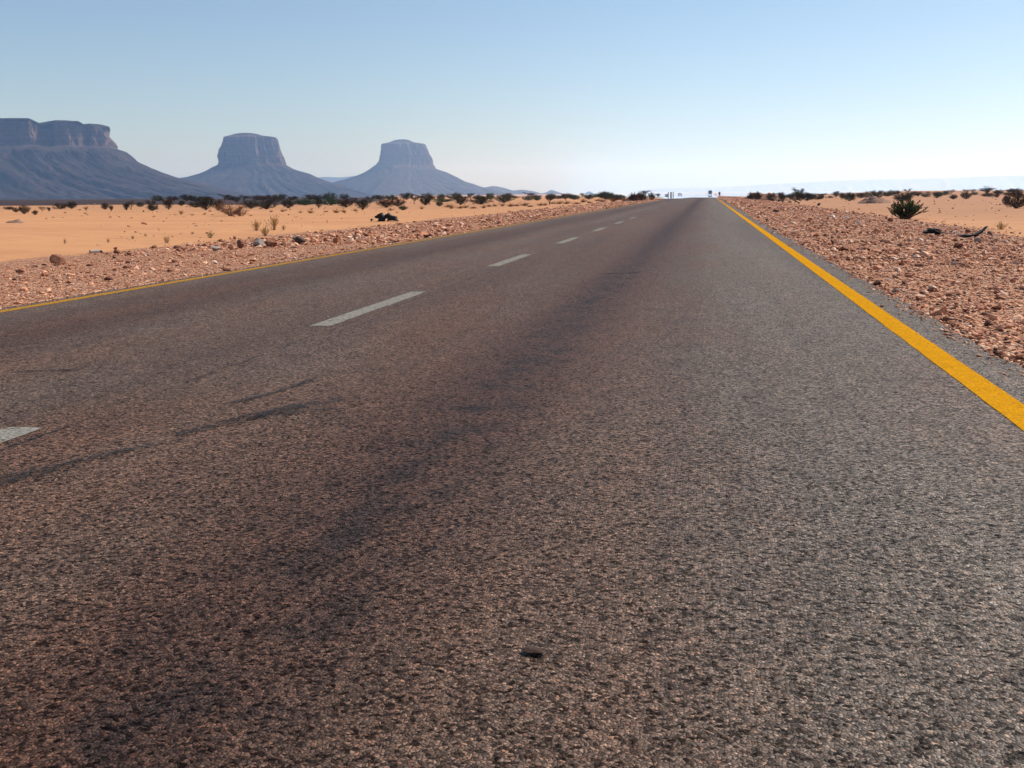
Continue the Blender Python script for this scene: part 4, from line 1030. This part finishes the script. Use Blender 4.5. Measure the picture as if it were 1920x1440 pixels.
# torn tyre on the right shoulder
P = hit(1748, 440); s = pxm(P)
e = empty('torn_tyre', tuple(P)); put(e, 'black torn tyre hump with a grey strap on the right shoulder', 'tyre scrap')
slab('hump', [(-17, 2), (-16, 6), (-10, 8), (-6.5, 12.5), (-5.5, 10.5), (0, 12), (9, 11.5), (13, 8), (14.5, 5), (14, 0.5), (6, 0), (2, 2), (-4, 2.4), (-9, 2)], Z0, s, 0.30, M['rubber'], e, 4, 0.006)
slab('strap', [(-2, 8), (4, 6), (12, 3), (20, 1.6), (33, 1.2), (40, -0.4), (38, -1.5), (31, -0.6), (20, 0), (12, 0.6), (2, 4.5)], Z0+np.array([0, -0.18, 0.035]), s, 0.05, M['greyrubber'], e, 5, 0.004)
slab('strap_end', [(32, 3.4), (37, 2.6), (45, 0.2), (45, -1), (38, 0), (33, 1.4)], Z0+np.array([0, -0.2, 0.045]), s, 0.09, M['paleplastic'], e, 6, 0.004)
P = hit(1822, 446); s = pxm(P)
e = slab('tyre_strip', [(-27, 3), (-23, 3.6), (-20, 5.6), (-18, 4.6), (-14.5, 6.6), (-13.5, 5), (-8, 5.6), (-2, 5.4), (6, 7.6), (14, 11.4), (21, 16), (24, 19.4), (27, 22.5), (26, 20), (24, 17), (18, 10.5), (10, 4.5), (4, 0), (-6, 0.4), (-16, 1.6), (-22, 2.2)], P, s, 0.22, M['rubber'], None, 7, 0.005)
put(e, 'black curved tyre strip sweeping up to a point on the right shoulder', 'tyre scrap')
# white tube left
P = hit(180, 476); s = pxm(P)
e = empty('plastic_tube', (P[0], P[1], P[2]+0.03)); put(e, 'white tube with dark ends lying at the left sand edge', 'tube')
t = Soup(); t.tube([(-9.5*s, 0, 1.6*s), (0, 0.02, 2.2*s), (8.5*s, 0.03, 2.6*s)], 0.032, 0.032, 10); link('tube_wall', t.mesh('tube_wall'), M['paleplastic'], e)
t = Soup(); t.tube([(-12*s, 0, 1.3*s), (-9.4*s, 0, 1.6*s)], 0.038, 0.036, 10); link('end_cap', t.mesh('end_cap'), M['rubber'], e)
t = Soup(); t.tube([(8.4*s, 0.03, 2.2*s), (11.5*s, 0.03, 1.4*s)], 0.034, 0.022, 10); link('end_cap', t.mesh('end_cap'), M['darkrock'], e)
for px, py, w, h, lb, sd_ in [(1562, 408, 9, 5, 'crumpled white litter at the right shoulder edge, left piece', 71), (1588, 410, 9, 4, 'crumpled pale green white litter right of the other piece', 72), (1610, 419, 8, 4, 'pale litter scrap on the stones below the other two', 73), (657, 447, 9, 4, 'black and white scrap by the left yellow line', 74)]:
    boulder(px, py, w, h, lb, 'paleplastic' if sd_ != 74 else 'darkrock', sd_, 'litter', 'litter', 'litter on the shoulders')
for px, py, a, lb in [(598, 447, [(-22, 0), (-10, 2), (4, 1.5), (14, 3)], 'crooked dry stick lying right of the dark brown block'), (690, 431, [(-7, 0), (0, 1), (8, 0.5)], 'short dark stick on the left shoulder')]:
    P = hit(px, py); s = pxm(P); t = Soup(); t.tube([(x*s, 0.02*x, z*s+0.02) for x, z in a], 0.025, 0.012, 6)
    o = link('dry_stick', t.mesh('dry_stick'), M['drywood']); o.location = tuple(P); put(o, lb, 'stick')

# ------------------------------------------------------------------ posts by the far road
def box(soup, x0, x1, y0, y1, z0, z1, bev=0.0):
    b = len(soup.v); c = bev
    for z, i in ((z0, c), (z0+c, 0), (z1-c, 0), (z1, c)):
        soup.v += [np.array(p) for p in ((x0+i, y0+i, z), (x1-i, y0+i, z), (x1-i, y1-i, z), (x0+i, y1-i, z))]
    soup.f.append((b+3, b+2, b+1, b)); soup.f.append((b+12, b+13, b+14, b+15))
    for k in range(3):
        for j in range(4):
            j2 = (j+1) % 4; soup.f.append((b+k*4+j, b+k*4+j2, b+k*4+4+j2, b+k*4+4+j))
YP = 150.0
def postpt(px, Y):
    P = at_ground(px, Y); return P
for px, Y, hh, lb in [(1253, 146, 1.02, 'single dark post, leftmost of those by the far road'), (1262.3, 158, 1.05, 'pale thin post, rightmost of those by the far road')]:
    P = postpt(px, Y); e = empty('marker_post', (P[0], P[1], P[2]-0.05)); put(e, lb, 'post', 'posts by the far road')
    q = Soup(); box(q, -0.055, 0.055, -0.05, 0.05, 0, hh, 0.01); link('shaft', q.mesh('shaft'), M['post'], e)
    q = Soup(); box(q, -0.066, 0.066, -0.06, 0.06, hh+0.001, hh+0.05, 0.015); link('cap', q.mesh('cap'), M['post'], e)
P = postpt(1258.2, 150); e = empty('sign_frame', (P[0], P[1], P[2]-0.05)); put(e, 'two legged post frame joined at the top by the far road', 'sign frame')
for x in (-0.075, 0.075):
    q = Soup(); box(q, x-0.05, x+0.05, -0.05, 0.05, 0, 0.98, 0.01); link('leg', q.mesh('leg'), M['post'], e)
q = Soup(); box(q, -0.125, 0.125, -0.055, 0.055, 0.982, 1.06, 0.01); link('crossbar', q.mesh('crossbar'), M['post'], e)

# ------------------------------------------------------------------ truck and the far car
def cyl(soup, c, r, w, n=20):
    b = len(soup.v); x, y, z = c
    for sx, rr in ((-w/2, r*0.9), (-w/2+0.04, r), (w/2-0.04, r), (w/2, r*0.9)):
        for k in range(n):
            a = 2*math.pi*k/n; soup.v.append(np.array((x+sx, y+rr*math.cos(a), z+rr*math.sin(a))))
    soup.f.append(tuple(b+k for k in range(n))[::-1]); soup.f.append(tuple(b+3*n+k for k in range(n)))
    for j in range(3):
        for k in range(n): k2 = (k+1) % n; soup.f.append((b+j*n+k, b+j*n+k2, b+(j+1)*n+k2, b+(j+1)*n+k))
YT = 800.0; xt = 0.2+float(bend(YT))
e = empty('truck', (xt, YT, float(dip(YT)))); put(e, 'grey truck seen head on at the end of the road, floating on the mirage', 'truck')
q = Soup(); box(q, -1.22, 1.22, 0, 2.0, 0.55, 2.75, 0.10); link('cab', q.mesh('cab'), M['truckgrey'], e)
q = Soup(); box(q, -1.12, 1.12, -0.03, 0.06, 1.75, 2.62, 0.02); link('windscreen', q.mesh('windscreen'), M['glass'], e)
q = Soup(); box(q, -0.8, 0.8, -0.05, 0.05, 0.95, 1.55, 0.02); link('grille', q.mesh('grille'), M['rubber'], e)
q = Soup(); box(q, -1.22, 1.22, -0.16, 0.10, 0.42, 0.78, 0.04); link('bumper', q.mesh('bumper'), M['truckgrey'], e)
for x in (-1.0, 1.0):
    q = Soup(); box(q, x-0.16, x+0.16, -0.06, 0.04, 1.0, 1.22, 0.03); link('headlight', q.mesh('headlight'), M['lamp'], e)
    q = Soup(); box(q, x*1.42-0.12, x*1.42+0.12, -0.1, 0.08, 1.7, 2.3, 0.04); link('mirror', q.mesh('mirror'), M['rubber'], e)
q = Soup(); box(q, -1.25, 1.25, 2.2, 8.5, 1.05, 3.2, 0.06); link('cargo_body', q.mesh('cargo_body'), M['rubber'], e)
q = Soup(); box(q, -0.5, 0.5, 0.4, 8.3, 0.6, 1.0, 0.04); link('chassis', q.mesh('chassis'), M['rubber'], e)
for x in (-1.03, 1.03):
    for y in (1.0, 6.4, 7.6):
        q = Soup(); cyl(q, (x, y, 0.5), 0.5, 0.34); link('wheel', q.mesh('wheel'), M['rubber'], e)
P = at_ground(1275, 1050)
e = empty('distant_car', (P[0], P[1], P[2]+0.1), R(90)); put(e, 'pale car almost dissolved in the glare left of the truck', 'car')
q = Soup()
prof = [(-2.1, 0.35), (-2.15, 0.95), (-1.3, 1.05), (-0.75, 1.65), (1.1, 1.68), (2.05, 1.05), (2.15, 0.4)]
for x in (-0.85, 0.85): q.v += [np.array((x, y, z)) for y, z in prof]
n = len(prof); q.f = [tuple(range(n))[::-1], tuple(range(n, 2*n))]+[(k, (k+1) % n, n+(k+1) % n, n+k) for k in range(n)]
link('body', q.mesh('body'), M['carwhite'], e)
for x in (-0.86, 0.86):
    q = Soup(); box(q, x-0.01, x+0.01, -0.6, 1.0, 1.1, 1.55, 0.0); link('window', q.mesh('window'), M['glass'], e)
    for y in (-1.35, 1.35): q = Soup(); cyl(q, (x*0.95, y, 0.35), 0.35, 0.22); link('wheel', q.mesh('wheel'), M['rubber'], e)

# ------------------------------------------------------------------ haze
def haze():
    q = Soup(); box(q, -HAZE_R, HAZE_R, -HAZE_R, HAZE_R, -12.0, 420.0, 0.0)
    me = bpy.data.meshes.new('haze')
    v = [(x, y, z) for z in (-12.0, 430.0) for x, y in ((-HAZE_R, -HAZE_R), (HAZE_R, -HAZE_R), (HAZE_R, HAZE_R), (-HAZE_R, HAZE_R))]
    me.from_pydata(v, [], [(3, 2, 1, 0), (4, 5, 6, 7), (0, 1, 5, 4), (1, 2, 6, 5), (2, 3, 7, 6), (3, 0, 4, 7)]); me.update()
    m = bpy.data.materials.new('haze_air'); m.use_nodes = True; t = m.node_tree; t.nodes.clear()
    o = t.nodes.new('ShaderNodeOutputMaterial'); pv = t.nodes.new('ShaderNodeVolumePrincipled')
    pv.inputs['Color'].default_value = (0.37, 0.60, 1.0, 1); pv.inputs['Absorption Color'].default_value = (1, 1, 1, 1); pv.inputs['Density'].default_value = HAZE_DENSITY; pv.inputs['Anisotropy'].default_value = 0.32
    t.links.new(pv.outputs[0], o.inputs['Volume'])
    put(link('haze', me, m), 'pale blue desert haze filling the air', kind='stuff')
haze()
